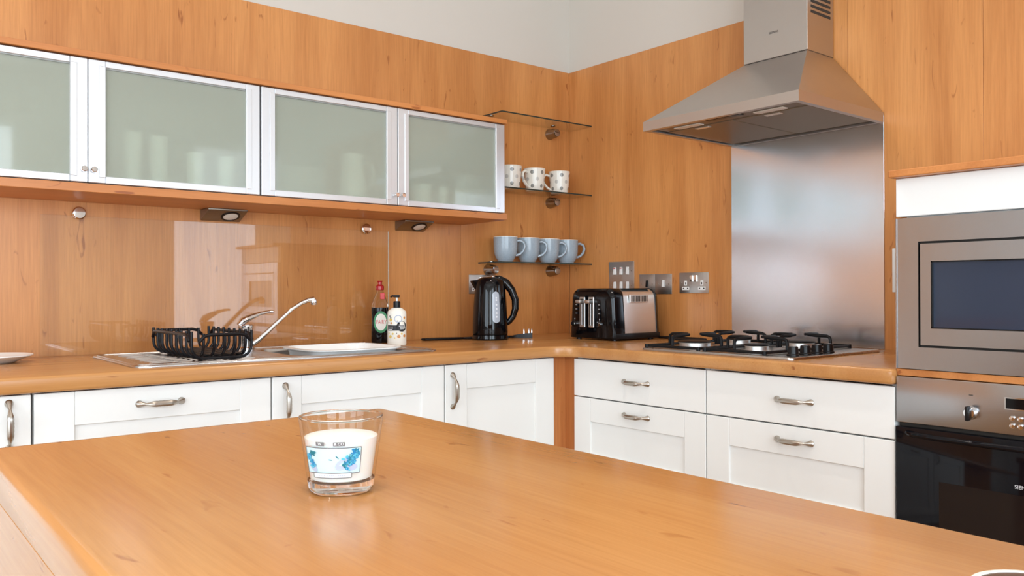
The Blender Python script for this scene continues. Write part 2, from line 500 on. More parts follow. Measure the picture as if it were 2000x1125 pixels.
wall_with_holes('wall_left', 'x', WEST, SOUTH, 0.016, WEST_WINDOWS)
wall_with_holes('wall_front', 'y', SOUTH, WEST, EAST, SOUTH_WINDOWS)
wi = 0
for ax, plane, rng in (('x', WEST, WEST_WINDOWS), ('y', SOUTH, SOUTH_WINDOWS)):
    for a, b_ in rng:
        wi += 1
        f = MB(); mid = (a + b_) / 2
        segs = [(a, a + 0.06, WZ0, WZ1), (b_ - 0.06, b_, WZ0, WZ1), (a, b_, WZ0, WZ0 + 0.06), (a, b_, WZ1 - 0.06, WZ1), (mid - 0.03, mid + 0.03, WZ0, WZ1)]
        for p, q, z0, z1 in segs:
            if ax == 'x': f.box(plane - 0.09, plane - 0.03, p, q, z0, z1, 0.004, 1)
            else: f.box(p, q, plane - 0.09, plane - 0.03, z0, z1, 0.004, 1)
        fo = struct('window_%d' % wi, f, 'frame_paint')
        g = MB()
        for p, q in ((a + 0.06, mid - 0.03), (mid + 0.03, b_ - 0.06)):
            g = MB()
            if ax == 'x': g.box(plane - 0.064, plane - 0.058, p, q, WZ0 + 0.06, WZ1 - 0.06)
            else: g.box(p, q, plane - 0.064, plane - 0.058, WZ0 + 0.06, WZ1 - 0.06)
            link('pane', g, 'sheet_glass', fo)

# timber cladding panels on the two walls (each its own panel, fine joints between)
link('panel', MB().prism([(-3.10, 1.4205), (-0.6545, 1.4205), (-0.6545, 0.0), (0.0, 0.0), (0.0, ZP), (-3.10, ZP)], 'y', 0.0, 0.0155, 0.0006, 1), 'wood_wall', wall_back)
for x0, x1, z0, z1 in ((-3.10, -0.6555, 0.0, 1.4195), (-5.2, -3.102, 0.0, ZP)):
    link('panel', MB().box(x0, x1, 0.0, 0.0155, z0, z1, 0.0006, 1), 'wood_wall', wall_back)
for y0, y1 in ((-1.4455, -0.0005), (-1.8935, -1.4465), (-2.60, -1.8945), (-3.25, -2.601)):
    link('panel', MB().box(0.0, 0.0155, y0, y1, 0.0, ZP, 0.0006, 1), 'wood_wall', wall_right)

# ================================================================== WORKTOP with sink cut-out
SX0, SX1, SY0, SY1 = -2.172, -1.195, -0.640, -0.135       # sink deck
BX0, BX1, BY0, BY1 = -1.690, -1.250, -0.595, -0.240       # sink bowl opening
out = [(-5.0, YA), (-0.90, YA)]
out += [(XB - 0.10 + 0.10 * math.sin(math.radians(a)) , YA - 0.10 + 0.10 * math.cos(math.radians(a))) for a in (0, 12, 24, 36, 48, 60, 72, 84, 90)]
out += [(XB, YT + 0.016), (XB + 0.004, YT + 0.004), (XB + 0.016, YT), (-0.0005, YT), (-0.0005, -0.0005), (-5.0, -0.0005)]
tag(link('worktop', MB().slab(out, 0.87, CT, 0.008, [rrect(BX0 - 0.004, BX1 + 0.004, BY0 - 0.004, BY1 + 0.004, 0.05)]), 'wood_top_x'),
    'L-shaped warm timber-look worktop running along both walls', 'worktop')

# ================================================================== ISLAND
IX0, IX1, IY1, IY0 = -2.634, -2.042, -1.702, -3.45
isl = thing('kitchen_island', 'timber-look kitchen island in the foreground with a plain end panel', 'island', ((IX0 + IX1) / 2, (IY0 + IY1) / 2, 0))
link('island_top', MB().slab(rrect(IX0, IX1, IY0, IY1, 0.020), 0.868, CT, 0.011, rb=0.0006), 'wood_top_y', isl)
link('island_side_panel', MB().box(IX0 + 0.0006, IX0 + 0.021, IY0 + 0.02, IY1 - 0.022, 0.0, 0.868, 0.002, 1), 'wood_top_y', isl)
link('island_side_panel', MB().box(IX1 - 0.044, IX1 - 0.024, IY0 + 0.02, IY1 - 0.02, 0.0, 0.868, 0.002, 1), 'wood_top_y', isl)
link('island_end_panel', MB().box(IX0 + 0.025, IX1 - 0.045, IY1 - 0.04, IY1 - 0.02, 0.0, 0.868, 0.002, 1), 'wood_top_y', isl)
link('island_end_panel', MB().box(IX0 + 0.025, IX1 - 0.045, IY0 + 0.02, IY0 + 0.04, 0.0, 0.868, 0.002, 1), 'wood_top_y', isl)


# ================================================================== BASE UNITS
def frame_mtx(origin, u, nrm):
    """local x=u (along face), y=-nrm (into cabinet), z up"""
    u = Vector(u); nn = Vector(nrm)
    mtx = Matrix(((u.x, -nn.x, 0, origin[0]), (u.y, -nn.y, 0, origin[1]), (0, 0, 1, origin[2]), (0, 0, 0, 1)))
    return mtx


MA = lambda x0: frame_mtx((x0, FA, 0), (1, 0, 0), (0, -1, 0))     # run along the back wall
MBm = lambda y0: frame_mtx((FB, y0, 0), (0, -1, 0), (-1, 0, 0))   # run along the right wall


def handle_mb(c, vertical, mtx, L=0.115):
    """bow handle: flared feet, slim necks, thick ribbed grip"""
    pts, rs = [], []
    for i in range(25):
        t = -1 + 2 * i / 24; a = abs(t)
        out_ = 0.026 * (1 - a ** 3.2) + 0.002
        r = 0.0082 if a < 0.42 else (0.0082 - 0.0049 * (a - 0.42) / 0.33 if a < 0.75 else 0.0033 + 0.0062 * ((a - 0.75) / 0.25) ** 1.3)
        if a < 0.42 and i % 2: r *= 0.955
        s = t * L / 2 * (0.93 if not vertical else 0.93)
        pts.append((c[0] + (0 if vertical else s), -out_, c[1] + (s if vertical else 0))); rs.append(r)
    mb = MB().tube(pts, rs, 10, up=(0, 1, 0))
    for sg in (-1, 1):
        p = (c[0] + (0 if vertical else sg * L / 2 * 0.93), 0, c[1] + (sg * L / 2 * 0.93 if vertical else 0))
        mb.lathe([(0.0095, 0.0005), (0.0095, -0.002), (0.006, -0.006), (0, -0.007)], 14, p, 'y')
    return mb.xf(mtx)


def shaker(cab, name, mtx, w, z0, z1, stile=0.089, rail=0.084, handle=None, th=0.02):
    """framed front in local coords x 0..w; child pieces: stiles, rails, recessed panel, handle"""
    g = 0.0015
    body = MB().box(g + stile - 0.006, w - g - stile + 0.006, 0.0075, th, z0 + rail - 0.006, z1 - rail + 0.006).xf(mtx)
    d = link(name, body, 'white_door', cab)
    d.name = name
    for a, b_ in ((g, g + stile), (w - g - stile, w - g)):
        link('stile', MB().box(a, b_, 0, th, z0, z1, 0.0016, 1).xf(mtx), 'white_door', d)
    for a, b_ in ((z0, z0 + rail), (z1 - rail, z1)):
        link('rail', MB().box(g + stile + 0.0004, w - g - stile - 0.0004, 0.0003, th, a, b_, 0.0012, 1).xf(mtx), 'white_door', d)
    if handle:
        link('handle', handle_mb(handle[0], handle[1], mtx), 'pewter', d)
    return d


def carcass(cab, mtx, w, z0=0.1, z1=0.868, depth=0.56):
    mb = MB()
    y0 = 0.022
    for a, b_ in ((0.001, 0.019), (w - 0.019, w - 0.001)): mb.box(a, b_, y0, y0 + depth, z0, z1)
    mb.box(0.019, w - 0.019, y0, y0 + depth, z0, z0 + 0.018)
    mb.box(0.019, w - 0.019, y0 + depth - 0.01, y0 + depth, z0, z1)
    link('carcass', mb.xf(mtx), 'carcass', cab)
    link('plinth', MB().box(0.001, w - 0.001, 0.06, 0.078, 0.0, z0 - 0.002).xf(mtx), 'white_door', cab)


base = [(-3.018, 0.600, 'white base unit at the far left edge with an upright handle', ((0.552, 0.795), True)),
        (-2.415, 0.599, 'white base unit below the dish rack with a level bow handle', ((0.2945, 0.822), False)),
        (-1.814, 0.599, 'white base unit below the sink bowl with an upright handle', ((0.040, 0.787), True)),
        (-1.2135, 0.4895, 'narrow white base unit below the kettle with an upright handle', ((0.0305, 0.779), True))]
for x0, w_, lab, h in base:
    cab = thing('base_cabinet', lab, 'cabinet', (x0 + w_ / 2, FA + 0.3, 0), group='white base cabinets below the sink worktop')
    carcass(cab, MA(x0), w_)
    shaker(cab, 'door', MA(x0), w_, 0.12, 0.866, handle=h)

for y0, w_, lab, hc in ((-0.7385, 0.601, 'white three-drawer unit beside the timber corner post', 0.3075), (-1.3405, 0.599, 'white three-drawer unit beside the oven housing', 0.3075)):
    cab = thing('drawer_cabinet', lab, 'cabinet', (FB + 0.3, y0 - w_ / 2, 0), group='white drawer units below the hob worktop')
    mt = MBm(y0); carcass(cab, mt, w_)
    d = link('drawer', MB().box(0.0015, w_ - 0.0015, 0, 0.02, 0.7285, 0.864, 0.0016, 1).xf(mt), 'white_door', cab)
    link('handle', handle_mb((hc, 0.799), False, mt), 'pewter', d)
    shaker(cab, 'drawer', mt, w_, 0.440, 0.7245, 0.084, 0.084, ((hc, 0.684), False))
    shaker(cab, 'drawer', mt, w_, 0.125, 0.436, 0.084, 0.084, ((hc, 0.396), False))

po = thing('corner_post', 'reddish timber corner post between the two runs of white cabinets', 'post', (-0.69, -0.71, 0))
link('post_face', MB().box(-0.7225, FB + 0.008, FA + 0.004, FA + 0.02, 0.0, 0.869, 0.001, 1), 'wood_post', po)
link('post_face', MB().box(FB + 0.008, FB + 0.024, -0.7372, FA + 0.02, 0.0, 0.869, 0.001, 1), 'wood_post', po)

# ================================================================== WALL CABINETS with frosted doors
UY = -0.313; UZ0, UZ1 = 1.4313, 1.8000
edges = [-2.7380, -2.2146, -1.6925, -1.1649, -0.6522]
for ci, (a, c_, b_, lab) in enumerate(((edges[0], edges[1], edges[2], 'wall cabinet with two frosted glass doors at the left edge'),
                                       (edges[2], edges[3], edges[4], 'wall cabinet with two frosted glass doors next to the glass shelves'))):
    cab = thing('wall_cabinet', lab, 'cabinet', ((a + b_) / 2, -0.15, UZ0), group='frosted wall cabinets')
    mb = MB()
    for x0, x1 in ((a + 0.002, a + 0.018), (b_ - 0.018, b_ - 0.002)): mb.box(x0, x1, -0.290, -0.001, UZ0, UZ1)
    mb.box(a + 0.018, b_ - 0.018, -0.290, -0.001, UZ0, UZ0 + 0.012); mb.box(a + 0.018, b_ - 0.018, -0.290, -0.001, UZ1 - 0.014, UZ1)
    mb.box(a + 0.018, b_ - 0.018, -0.008, -0.001, UZ0 + 0.012, UZ1 - 0.014)
    link('carcass', mb, 'cabinet_inside', cab)
    for x0, x1, kx in ((a + 0.003, c_ - 0.0012, 1), (c_ + 0.0012, b_ - 0.003, 0)):
        g = MB().box(x0 + 0.042, x1 - 0.042, UY + 0.007, UY + 0.011, UZ0 + 0.022, UZ1 - 0.022)
        d = link('door', g, 'frosted_glass', cab)
        for p, q in ((x0, x0 + 0.046), (x1 - 0.046, x1)):
            inner = p < (x0 + x1) / 2
            mb = MB().box(p, q, UY, UY + 0.021, UZ0 + 0.003, UZ1 - 0.003, 0.0018, 1)
            rx = q - 0.018 if inner else p
            link('stile', mb, 'aluminium', d)
            link('stile_ridge', MB().box(rx, rx + 0.018, UY - 0.003, UY - 0.0001, UZ0 + 0.020, UZ1 - 0.020, 0.001, 1), 'aluminium', d)
        for z0, z1 in ((UZ0 + 0.003, UZ0 + 0.024), (UZ1 - 0.022, UZ1 - 0.003)):
            link('rail', MB().box(x0 + 0.0465, x1 - 0.0465, UY + 0.001, UY + 0.021, z0, z1, 0.0015, 1), 'aluminium', d)
        link('gasket', MB().box(x0 + 0.0468, x1 - 0.0468, UY + 0.004, UY + 0.0065, UZ1 - 0.0262, UZ1 - 0.0222), 'alloy_gasket', d)
        kxp = x1 - 0.012 if kx else x0 + 0.012
        link('knob', MB().lathe([(0.0045, UY + 0.001), (0.0045, UY - 0.012), (0.0085, UY - 0.013), (0.0085, UY - 0.022), (0.007, UY - 0.024), (0, UY - 0.0242)], 16, (kxp, 0, UZ0 + 0.040), 'y'), 'chrome', d)

tag(link('cabinet_top_board', MB().box(-2.745, -0.6475, -0.320, -0.001, 1.8005, 1.8185, 0.0012, 1), 'wood_board'), 'long timber-look board capping the frosted wall cabinets', 'board')
tag(link('cabinet_bottom_board', MB().box(-2.745, -0.6475, -0.320, -0.001, 1.4055, 1.4305, 0.0012, 1), 'wood_board'), 'long timber-look board under the frosted wall cabinets', 'board')

# crockery seen blurred behind the frosted doors
zin = UZ0 + 0.0125


def plate_mb(c, R, z, h=0.016):
    return MB().lathe([(0, z), (R * 0.55, z), (R * 0.62, z + 0.004), (R, z + h), (R, z + h + 0.003), (R * 0.6, z + 0.008), (0, z + 0.007)], 40, (c[0], c[1], 0))


for i in range(9):
    tag(link('dinner_plate', plate_mb((-1.515, -0.155), 0.125, zin + i * 0.0105), 'ceramic_white'), '%s white plate in the pile behind the frosted door' % ('bottom', 'second lowest', 'third lowest', 'fourth lowest', 'middle', 'fourth highest', 'third highest', 'second highest', 'topmost')[i], 'plate', 'pile of plates behind frosted glass')
j = thing('white_jug', 'tall white jug standing beside the plates behind frosted glass', 'jug', (-1.305, -0.225, zin))
link('body', MB().lathe([(0, 0), (0.040, 0), (0.050, 0.03), (0.048, 0.10), (0.038, 0.15), (0.044, 0.175), (0.041, 0.175), (0.034, 0.15), (0.044, 0.10), (0.045, 0.03), (0.034, 0.006), (0, 0.006)], 28), 'ceramic_white', j, local=True)
link('handle', MB().tube([(0.043, 0, 0.15), (0.075, 0, 0.15), (0.088, 0, 0.11), (0.075, 0, 0.06), (0.048, 0, 0.045)], 0.006, 8), 'ceramic_white', j, local=True)


def tumbler(name, label, loc, r0, r1, h, m, group=None):
    o = link(name, MB().lathe([(0, 0), (r0, 0), (r1, h), (r1 - 0.003, h), (r0 - 0.003, 0.006), (0, 0.006)], 28).xf(Matrix.Translation(loc)), m, org=loc)
    return tag(o, label, 'cup', group)


tumbler('white_cup', 'squat white cup behind the frosted door nearest the shelves', (-1.010, -0.235, zin), 0.034, 0.042, 0.085, 'ceramic_white')
tumbler('white_beaker', 'slim white beaker behind the frosted door nearest the shelves', (-0.905, -0.225, zin), 0.020, 0.024, 0.085, 'ceramic_white')
bw = thing('white_bowl', 'white bowl propped on its side behind the frosted door nearest the shelves', 'bowl', (-0.755, -0.215, zin), 0)
link('body', MB().lathe([(0, 0), (0.035, 0), (0.070, 0.035), (0.080, 0.055), (0.077, 0.055), (0.066, 0.036), (0.033, 0.004), (0, 0.004)], 32).xf(Matrix.Translation((0.03, 0, 0.0805)) @ Matrix.Rotation(-PI / 2 , 4, 'Y')), 'ceramic_white', bw, local=True)
for k, (x, y, h) in enumerate(((-2.065, -0.20, 0.17), (-1.985, -0.20, 0.165), (-1.880, -0.235, 0.12), (-1.780, -0.235, 0.115))):
    tumbler('drinking_glass', ('tall pale tumbler at the left', 'tall pale tumbler second from the left', 'short pale tumbler third from the left', 'short pale tumbler at the right')[k] + ' behind the second frosted door', (x, y, zin), 0.024, 0.030, h, 'ceramic_white', 'glasses behind frosted glass')


# ================================================================== UNDER-CABINET LIGHTS
for x0, x1, lab in ((-1.787, -1.647, 'wedge-shaped steel cabinet light above the tap'), (-0.990, -0.852, 'wedge-shaped steel cabinet light near the kettle end')):
    t = thing('cabinet_light', lab, 'light', ((x0 + x1) / 2, -0.05, 1.372), group='wedge lights under the wall cabinets')
    zt, zb, dp = 1.4050, 1.3665, 0.085
    link('housing', MB().prism([(-0.0008, zt), (-0.0008, zb), (-0.006, zb), (-dp, zt - 0.006), (-dp, zt)], 'x', x0, x1, 0.0015, 1), 'dull_steel', t)
    nrm = Vector((0, -(zt - 0.006 - zb), -(dp - 0.006))).normalized()
    mid = Vector(((x0 + x1) / 2 + 0.022, -(dp + 0.006) / 2 - 0.0, (zt - 0.006 + zb) / 2))
    rot = nrm.to_track_quat('Z', 'Y').to_matrix().to_4x4()
    mt = Matrix.Translation(mid) @ rot
    link('bezel', MB().lathe([(0.033, 0.0002), (0.033, 0.003), (0.027, 0.003), (0.026, 0.0002)], 28).xf(mt), 'black_plastic', t)
    link('lens', MB().lathe([(0, 0.0045), (0.015, 0.004), (0.0255, 0.002), (0.0255, 0.0004), (0, 0.0004)], 28).xf(mt), 'lamp_lens', t)

# ================================================================== GLASS SPLASHBACK behind sink
gs = thing('glass_splashback', 'clear glass splashback behind the sink with round metal fixings', 'splashback', (-1.656, -0.01, CT))
link('glass_sheet', MB().box(-2.288, -1.0255, -0.0105, -0.0045, CT + 0.002, 1.3600), 'sheet_glass', gs)
link('glass_edge', MB().box(-1.0253, -1.0245, -0.0105, -0.0045, CT + 0.002, 1.3600), 'splash_edge', gs)
for x, z in ((-2.178, 1.3690), (-1.131, 1.3660), (-2.178, 0.945), (-1.05, 0.945)):
    if z < 1: continue
    link('fixing', MB().lathe([(0.008, -0.0005), (0.008, -0.011), (0.0205, -0.0115), (0.0205, -0.018), (0.017, -0.0215), (0, -0.0225)], 24, (x, 0, z), 'y'), 'chrome', gs)

# ================================================================== STEEL SPLASHBACK behind hob
HY0, HY1 = -1.5775, -0.9525
tag(link('steel_splashback', MB().box(-0.0035, -0.0005, HY0, HY1, CT + 0.001, 1.7150, 0.0008, 1), 'steel_z'), 'tall brushed steel splashback between hob and hood', 'splashback')

# ================================================================== COOKER HOOD
HX, HZ0, HZ1 = -0.5260, 1.6885, 1.7215
CX, CY0, CY1, CZ = -0.176, -1.3945, -1.1345, 1.947
hd = thing('cooker_hood', 'brushed steel chimney cooker hood above the hob', 'hood', (-0.25, -1.265, HZ0))
XW = -0.004
cm = MB()
lo = [(XW, HY0, HZ0), (HX, HY0, HZ0), (HX, HY1, HZ0), (XW, HY1, HZ0)]
r1 = [(XW, HY0, HZ1), (HX, HY0, HZ1), (HX, HY1, HZ1), (XW, HY1, HZ1)]
r2 = [(XW, CY0, CZ), (CX, CY0, CZ), (CX, CY1, CZ), (XW, CY1, CZ)]
ins = 0.020
lo_in = [(XW - 0.004, HY0 + ins, HZ0), (HX + ins, HY0 + ins, HZ0), (HX + ins, HY1 - ins, HZ0), (XW - 0.004, HY1 - ins, HZ0)]
up_in = [(p[0], p[1], HZ0 + 0.016) for p in lo_in]
cm.loft([r2, r1, lo, lo_in, up_in], cap0=True, cap1=True)
link('canopy', cm, 'steel_hood', hd, smooth=15)
ch = MB().box(CX, XW, CY0, CY1, CZ + 0.0025, 2.62, 0.0015, 1)
chim = link('chimney', ch, 'steel_hood', hd)
link('chimney_joint', MB().box(CX + 0.003, XW, CY0 + 0.003, CY1 - 0.003, CZ - 0.0005, CZ + 0.003), 'dark_gap', hd)
for k in range(9):
    zc = 2.083 + k * 0.0185
    link('vent_slot', MB().box(-0.152, -0.026, CY0 - 0.0012, CY0 + 0.001, zc, zc + 0.009), 'dark_gap', chim)
link('maker_name', text_mb('SIEMENS', 0.011, lambda u, v: (CX - 0.0006, -1.262 - u, 2.0405 + v), 0.95), 'grey_print', chim)
ymid = (HY0 + HY1) / 2
for y0, y1 in ((HY0 + 0.03, ymid - 0.002), (ymid + 0.002, HY1 - 0.03)):
    fl = link('grease_filter', MB().box(HX + 0.105, XW - 0.03, y0, y1, HZ0 + 0.004, HZ0 + 0.0155, 0.002, 1), 'steel_filter', hd)
    link('filter_catch', MB().box(HX + 0.115, HX + 0.135, (y0 + y1) / 2 - 0.03, (y0 + y1) / 2 + 0.03, HZ0 + 0.001, HZ0 + 0.004, 0.001, 1), 'plate_steel', fl)
link('front_strip', MB().box(HX + 0.025, HX + 0.100, HY0 + 0.03, HY1 - 0.03, HZ0 + 0.006, HZ0 + 0.0155, 0.001, 1), 'steel_filter', hd)
link('control_slider', MB().box(HX + 0.030, HX + 0.052, -1.345, -1.205, HZ0 + 0.001, HZ0 + 0.006, 0.001, 1), 'black_plastic', hd)
for yc in (-1.43, -1.10):
    link('hood_lamp', MB().box(HX + 0.058, HX + 0.09, yc - 0.055, yc + 0.055, HZ0 + 0.003, HZ0 + 0.0062, 0.001, 1), 'lamp_lens', hd)

# ================================================================== TALL OVEN HOUSING
TW = 0.60; YR = YT - TW
tall = thing('oven_housing', 'tall cabinet housing microwave and oven with a white top panel', 'cabinet', (-0.33, YT - 0.3, 0))
for y0, y1 in ((YT - 0.0185, YT - 0.0005), (YR, YR + 0.018)):
    link('side_panel', MB().box(FT + 0.021, -0.0005, y0, y1, 0.0, 1.398), 'wood_board', tall)
link('back_panel', MB().box(-0.012, -0.002, YR + 0.019, YT - 0.019, 0.0, 1.398), 'carcass', tall)
link('shelf', MB().box(FT + 0.006, -0.014, YR + 0.0185, YT - 0.019, 0.8945, 0.9115), 'wood_board', tall)
link('shelf_edge', MB().box(FT + 0.002, FT + 0.0195, YR, YT - 0.0005, 0.8945, 0.9115, 0.0008, 1), 'wood_board', tall)
link('shelf', MB().box(FT + 0.022, -0.014, YR + 0.0185, YT - 0.019, 0.265, 0.283), 'carcass', tall)
link('shelf', MB().box(FT + 0.022, -0.014, YR + 0.0185, YT - 0.019, 1.298, 1.312), 'carcass', tall)
link('top_flap', MB().box(FT, FT + 0.02, YR + 0.001, YT - 0.0005, 1.3005, 1.3985, 0.0016, 1), 'white_door', tall)
link('bottom_drawer_front', MB().box(FT, FT + 0.02, YR + 0.001, YT - 0.0005, 0.12, 0.275, 0.0016, 1), 'white_door', tall)
link('cornice', MB().box(FT - 0.032, -0.001, YR - 0.02, YT + 0.004, 1.3993, 1.4175, 0.002, 1), 'wood_board', tall)

mw = thing('microwave', 'built-in steel microwave with a dark window above the oven', 'microwave', (FT + 0.2, YT - 0.3, 0.913))
Z0, Z1 = 0.9135, 1.2965
gy0, gy1, gz0, gz1 = YR + 0.06, -1.9985, 0.9690, 1.2350
tm = MB()
for a, b_, c_, d_ in ((YR + 0.002, YT - 0.001, gz1, Z1), (YR + 0.002, YT - 0.001, Z0, gz0), (gy1, YT - 0.001, gz0, gz1), (YR + 0.002, gy0, gz0, gz1)):
    tm.box(FT - 0.002, FT + 0.02, a, b_, c_, d_)
link('trim_frame', tm, 'steel_front', mw)
link('trim_lip', MB().box(FT - 0.0045, FT - 0.0022, YT - 0.004, YT - 0.001, Z0, Z1), 'steel_front', mw)
link('gap_liner', MB().box(FT + 0.012, FT + 0.018, gy0, gy1, gz0, gz1), 'dark_gap', mw)
link('cavity_box', MB().box(FT + 0.021, -0.10, YR + 0.025, YT - 0.025, Z0 + 0.004, Z1 - 0.010), 'carcass', mw)
dy0, dy1, dz0, dz1 = gy0 + 0.005, gy1 - 0.006, gz0 + 0.006, gz1 - 0.006
wy0, wy1, wz0, wz1 = -2.40, -2.0305, 1.0170, 1.1850
dm = MB()
for a, b_, c_, d_ in ((dy0, dy1, wz1, dz1), (dy0, dy1, dz0, wz0), (wy1, dy1, wz0, wz1), (dy0, wy0, wz0, wz1)):
    dm.box(FT - 0.004, FT + 0.0115, a, b_, c_, d_)
door = link('door', dm, 'steel_front', mw)
link('window', MB().box(FT + 0.004, FT + 0.009, wy0, wy1, wz0, wz1), 'microwave_glass', door)
wl_ = MB()
for a, b_, c_, d_ in ((wy0, wy1, wz1 - 0.003, wz1), (wy0, wy1, wz0, wz0 + 0.003), (wy1 - 0.003, wy1, wz0, wz1)):
    wl_.box(FT - 0.0045, FT + 0.0038, a, b_, c_, d_)
link('window_bezel', wl_, 'black_gloss', door)

ov = thing('oven', 'built-in oven with steel control panel and black glass door', 'oven', (FT + 0.2, YT - 0.3, 0.283))
cp = link('control_panel', MB().box(FT - 0.006, FT + 0.02, YR + 0.002, YT - 0.002, 0.7760, 0.8930, 0.002, 2), 'steel_front', ov)
link('oven_box', MB().box(FT + 0.0215, -0.08, YR + 0.025, YT - 0.025, 0.29, 0.888), 'dark_gap', ov)
link('door_gap_liner', MB().box(FT + 0.010, FT + 0.0195, YR + 0.003, YT - 0.003, 0.7655, 0.7765), 'dark_gap', ov)
link('display', MB().box(FT - 0.0075, FT - 0.0062, -2.345, -2.2010, 0.8375, 0.8610), 'black_gloss', cp)
db = MB()
for a, b_, c_, d_ in ((-2.3475, -2.1985, 0.8610, 0.8635), (-2.3475, -2.1985, 0.8350, 0.8375), (-2.2010, -2.1985, 0.8375, 0.8610), (-2.3475, -2.345, 0.8375, 0.8610)):
    db.box(FT - 0.0085, FT - 0.0062, a, b_, c_, d_)
link('display_bezel', db, 'chrome', cp)
for y, z in ((-2.2145, 0.8155), (-2.2315, 0.8150), (-2.2145, 0.7985), (-2.2485, 0.8145), (-2.2315, 0.798), (-2.2485, 0.7975)):
    link('push_button', MB().lathe([(0.0062, FT - 0.0062), (0.0062, FT - 0.0085), (0.0052, FT - 0.0085), (0.005, FT - 0.0115), (0, FT - 0.0125)], 16, (0, y, z), 'x'), 'chrome', cp)
for yk in (-2.1240, -2.425):
    kb = link('knob', MB().lathe([(0.0165, FT - 0.0062), (0.0155, FT - 0.014), (0.012, FT - 0.020), (0, FT - 0.0215)], 24, (0, yk, 0.8185), 'x'), 'chrome', cp)
    link('knob_grip', MB().box(FT - 0.034, FT - 0.0155, yk - 0.0045, yk + 0.0045, 0.8010, 0.8360, 0.003, 2), 'black_plastic', kb)
    link('indicator', MB().box(FT - 0.0068, FT - 0.0058, yk - 0.0045, yk + 0.0045, 0.8595, 0.8618), 'grey_print', cp)
od = link('door', MB().box(FT - 0.010, FT + 0.02, YR + 0.002, YT - 0.002, 0.290, 0.7660, 0.003, 2), 'oven_glass', ov)
link('door_window', MB().box(FT - 0.0108, FT - 0.0098, YR + 0.11, -2.0505, 0.335, 0.6405), 'oven_window', od)
link('door_handle', MB().tube([(FT - 0.010, -1.975, 0.752), (FT - 0.022, -1.99, 0.751), (FT - 0.030, -2.04, 0.750), (FT - 0.034, -2.14, 0.750), (FT - 0.035, -2.24, 0.750), (FT - 0.034, -2.34, 0.750), (FT - 0.030, -2.44, 0.750), (FT - 0.022, -2.49, 0.751), (FT - 0.010, -2.505, 0.752)], 0.0085, 10, flat=0.8), 'oven_glass', od)
link('maker_name', text_mb('SIEMENS', 0.0125, lambda u, v: (FT - 0.0108, -2.2415 - u, 0.6590 + v), 0.95), 'pale_print', od)

# ================================================================== HOB
hob = thing('gas_hob', 'steel gas hob with black pan supports set in the worktop', 'hob', (-0.385, -1.335, CT))
hx0, hx1, hy0, hy1 = -0.648, -0.125, -1.630, -1.045
link('hob_plate', MB().slab(rrect(hx0, hx1, hy0, hy1, 0.02), CT + 0.0003, CT + 0.009, 0.006, rb=0.0005), 'steel_hob', hob)
HZ = CT + 0.0092
burn = [(-0.510, -1.170, 0.058), (-0.260, -1.170, 0.045), (-0.510, -1.415, 0.040), (-0.260, -1.415, 0.050)]
for x, y, R in burn:
    bo = link('burner', MB().lathe([(0, HZ), (R * 1.15, HZ), (R * 1.15, HZ + 0.002), (R * 0.9, HZ + 0.004), (R * 0.9, HZ + 0.016), (R * 0.98, HZ + 0.018), (0, HZ + 0.018)], 36, (x, y, 0)), 'plate_steel', hob)
    link('burner_cap', MB().lathe([(R * 0.98, HZ + 0.0183), (R, HZ + 0.021), (R * 0.9, HZ + 0.024), (0, HZ + 0.025)], 36, (x, y, 0)), 'cast_iron', bo)
for yc, lab in ((-1.170, 0), (-1.415, 1)):
    g = MB(); x0, x1, y0, y1 = -0.632, -0.140, yc - 0.110, yc + 0.110
    zf = HZ + 0.007
    g.tube([(x0, y0, zf), (x1, y0, zf), (x1, y1, zf), (x0, y1, zf)], 0.0048, 8, closed=True)
    for x, y in ((x0, y0), (x1, y0), (x0, y1), (x1, y1)):
        g.cyl((x, y, 0), 0.0065, HZ, HZ + 0.012, n=10)
    sup = link('pan_support', g, 'cast_iron', hob)
    zt = HZ + 0.043
    for bx_, by_, R in burn:
        if by_ != yc: continue
        for dx, dy in ((1, 0), (-1, 0), (0, 1), (0, -1)):
            if dx: sx, sy = (bx_ + dx * 0.117, yc)
            else: sx, sy = (bx_, yc + dy * 0.110)
            ex, ey = bx_ + dx * 0.030, yc + dy * 0.030
            p = [(sx, sy, zf), (sx, sy, zt - 0.012), (sx - dx * 0.003, sy - dy * 0.003, zt - 0.004), (sx - dx * 0.012, sy - dy * 0.012, zt), (ex + dx * 0.03, ey + dy * 0.03, zt + 0.001), (ex, ey, zt + 0.002)]
            link('finger', MB().tube(p, [0.0052, 0.0052, 0.0054, 0.0056, 0.0062, 0.0045], 8, flat=1.0), 'cast_iron', sup)
for i, x in enumerate((-0.585, -0.520, -0.455, -0.390)):
    k = link('knob', MB().lathe([(0.0185, HZ), (0.0185, HZ + 0.004), (0.016, HZ + 0.006), (0.0145, HZ + 0.026), (0.0125, HZ + 0.028), (0, HZ + 0.028)], 20, (x, -1.592, 0)), 'black_plastic', hob)
    link('knob_marker', MB().box(x - 0.0012, x + 0.0012, -1.600, -1.592, HZ + 0.0281, HZ + 0.0288), 'pale_print', k)

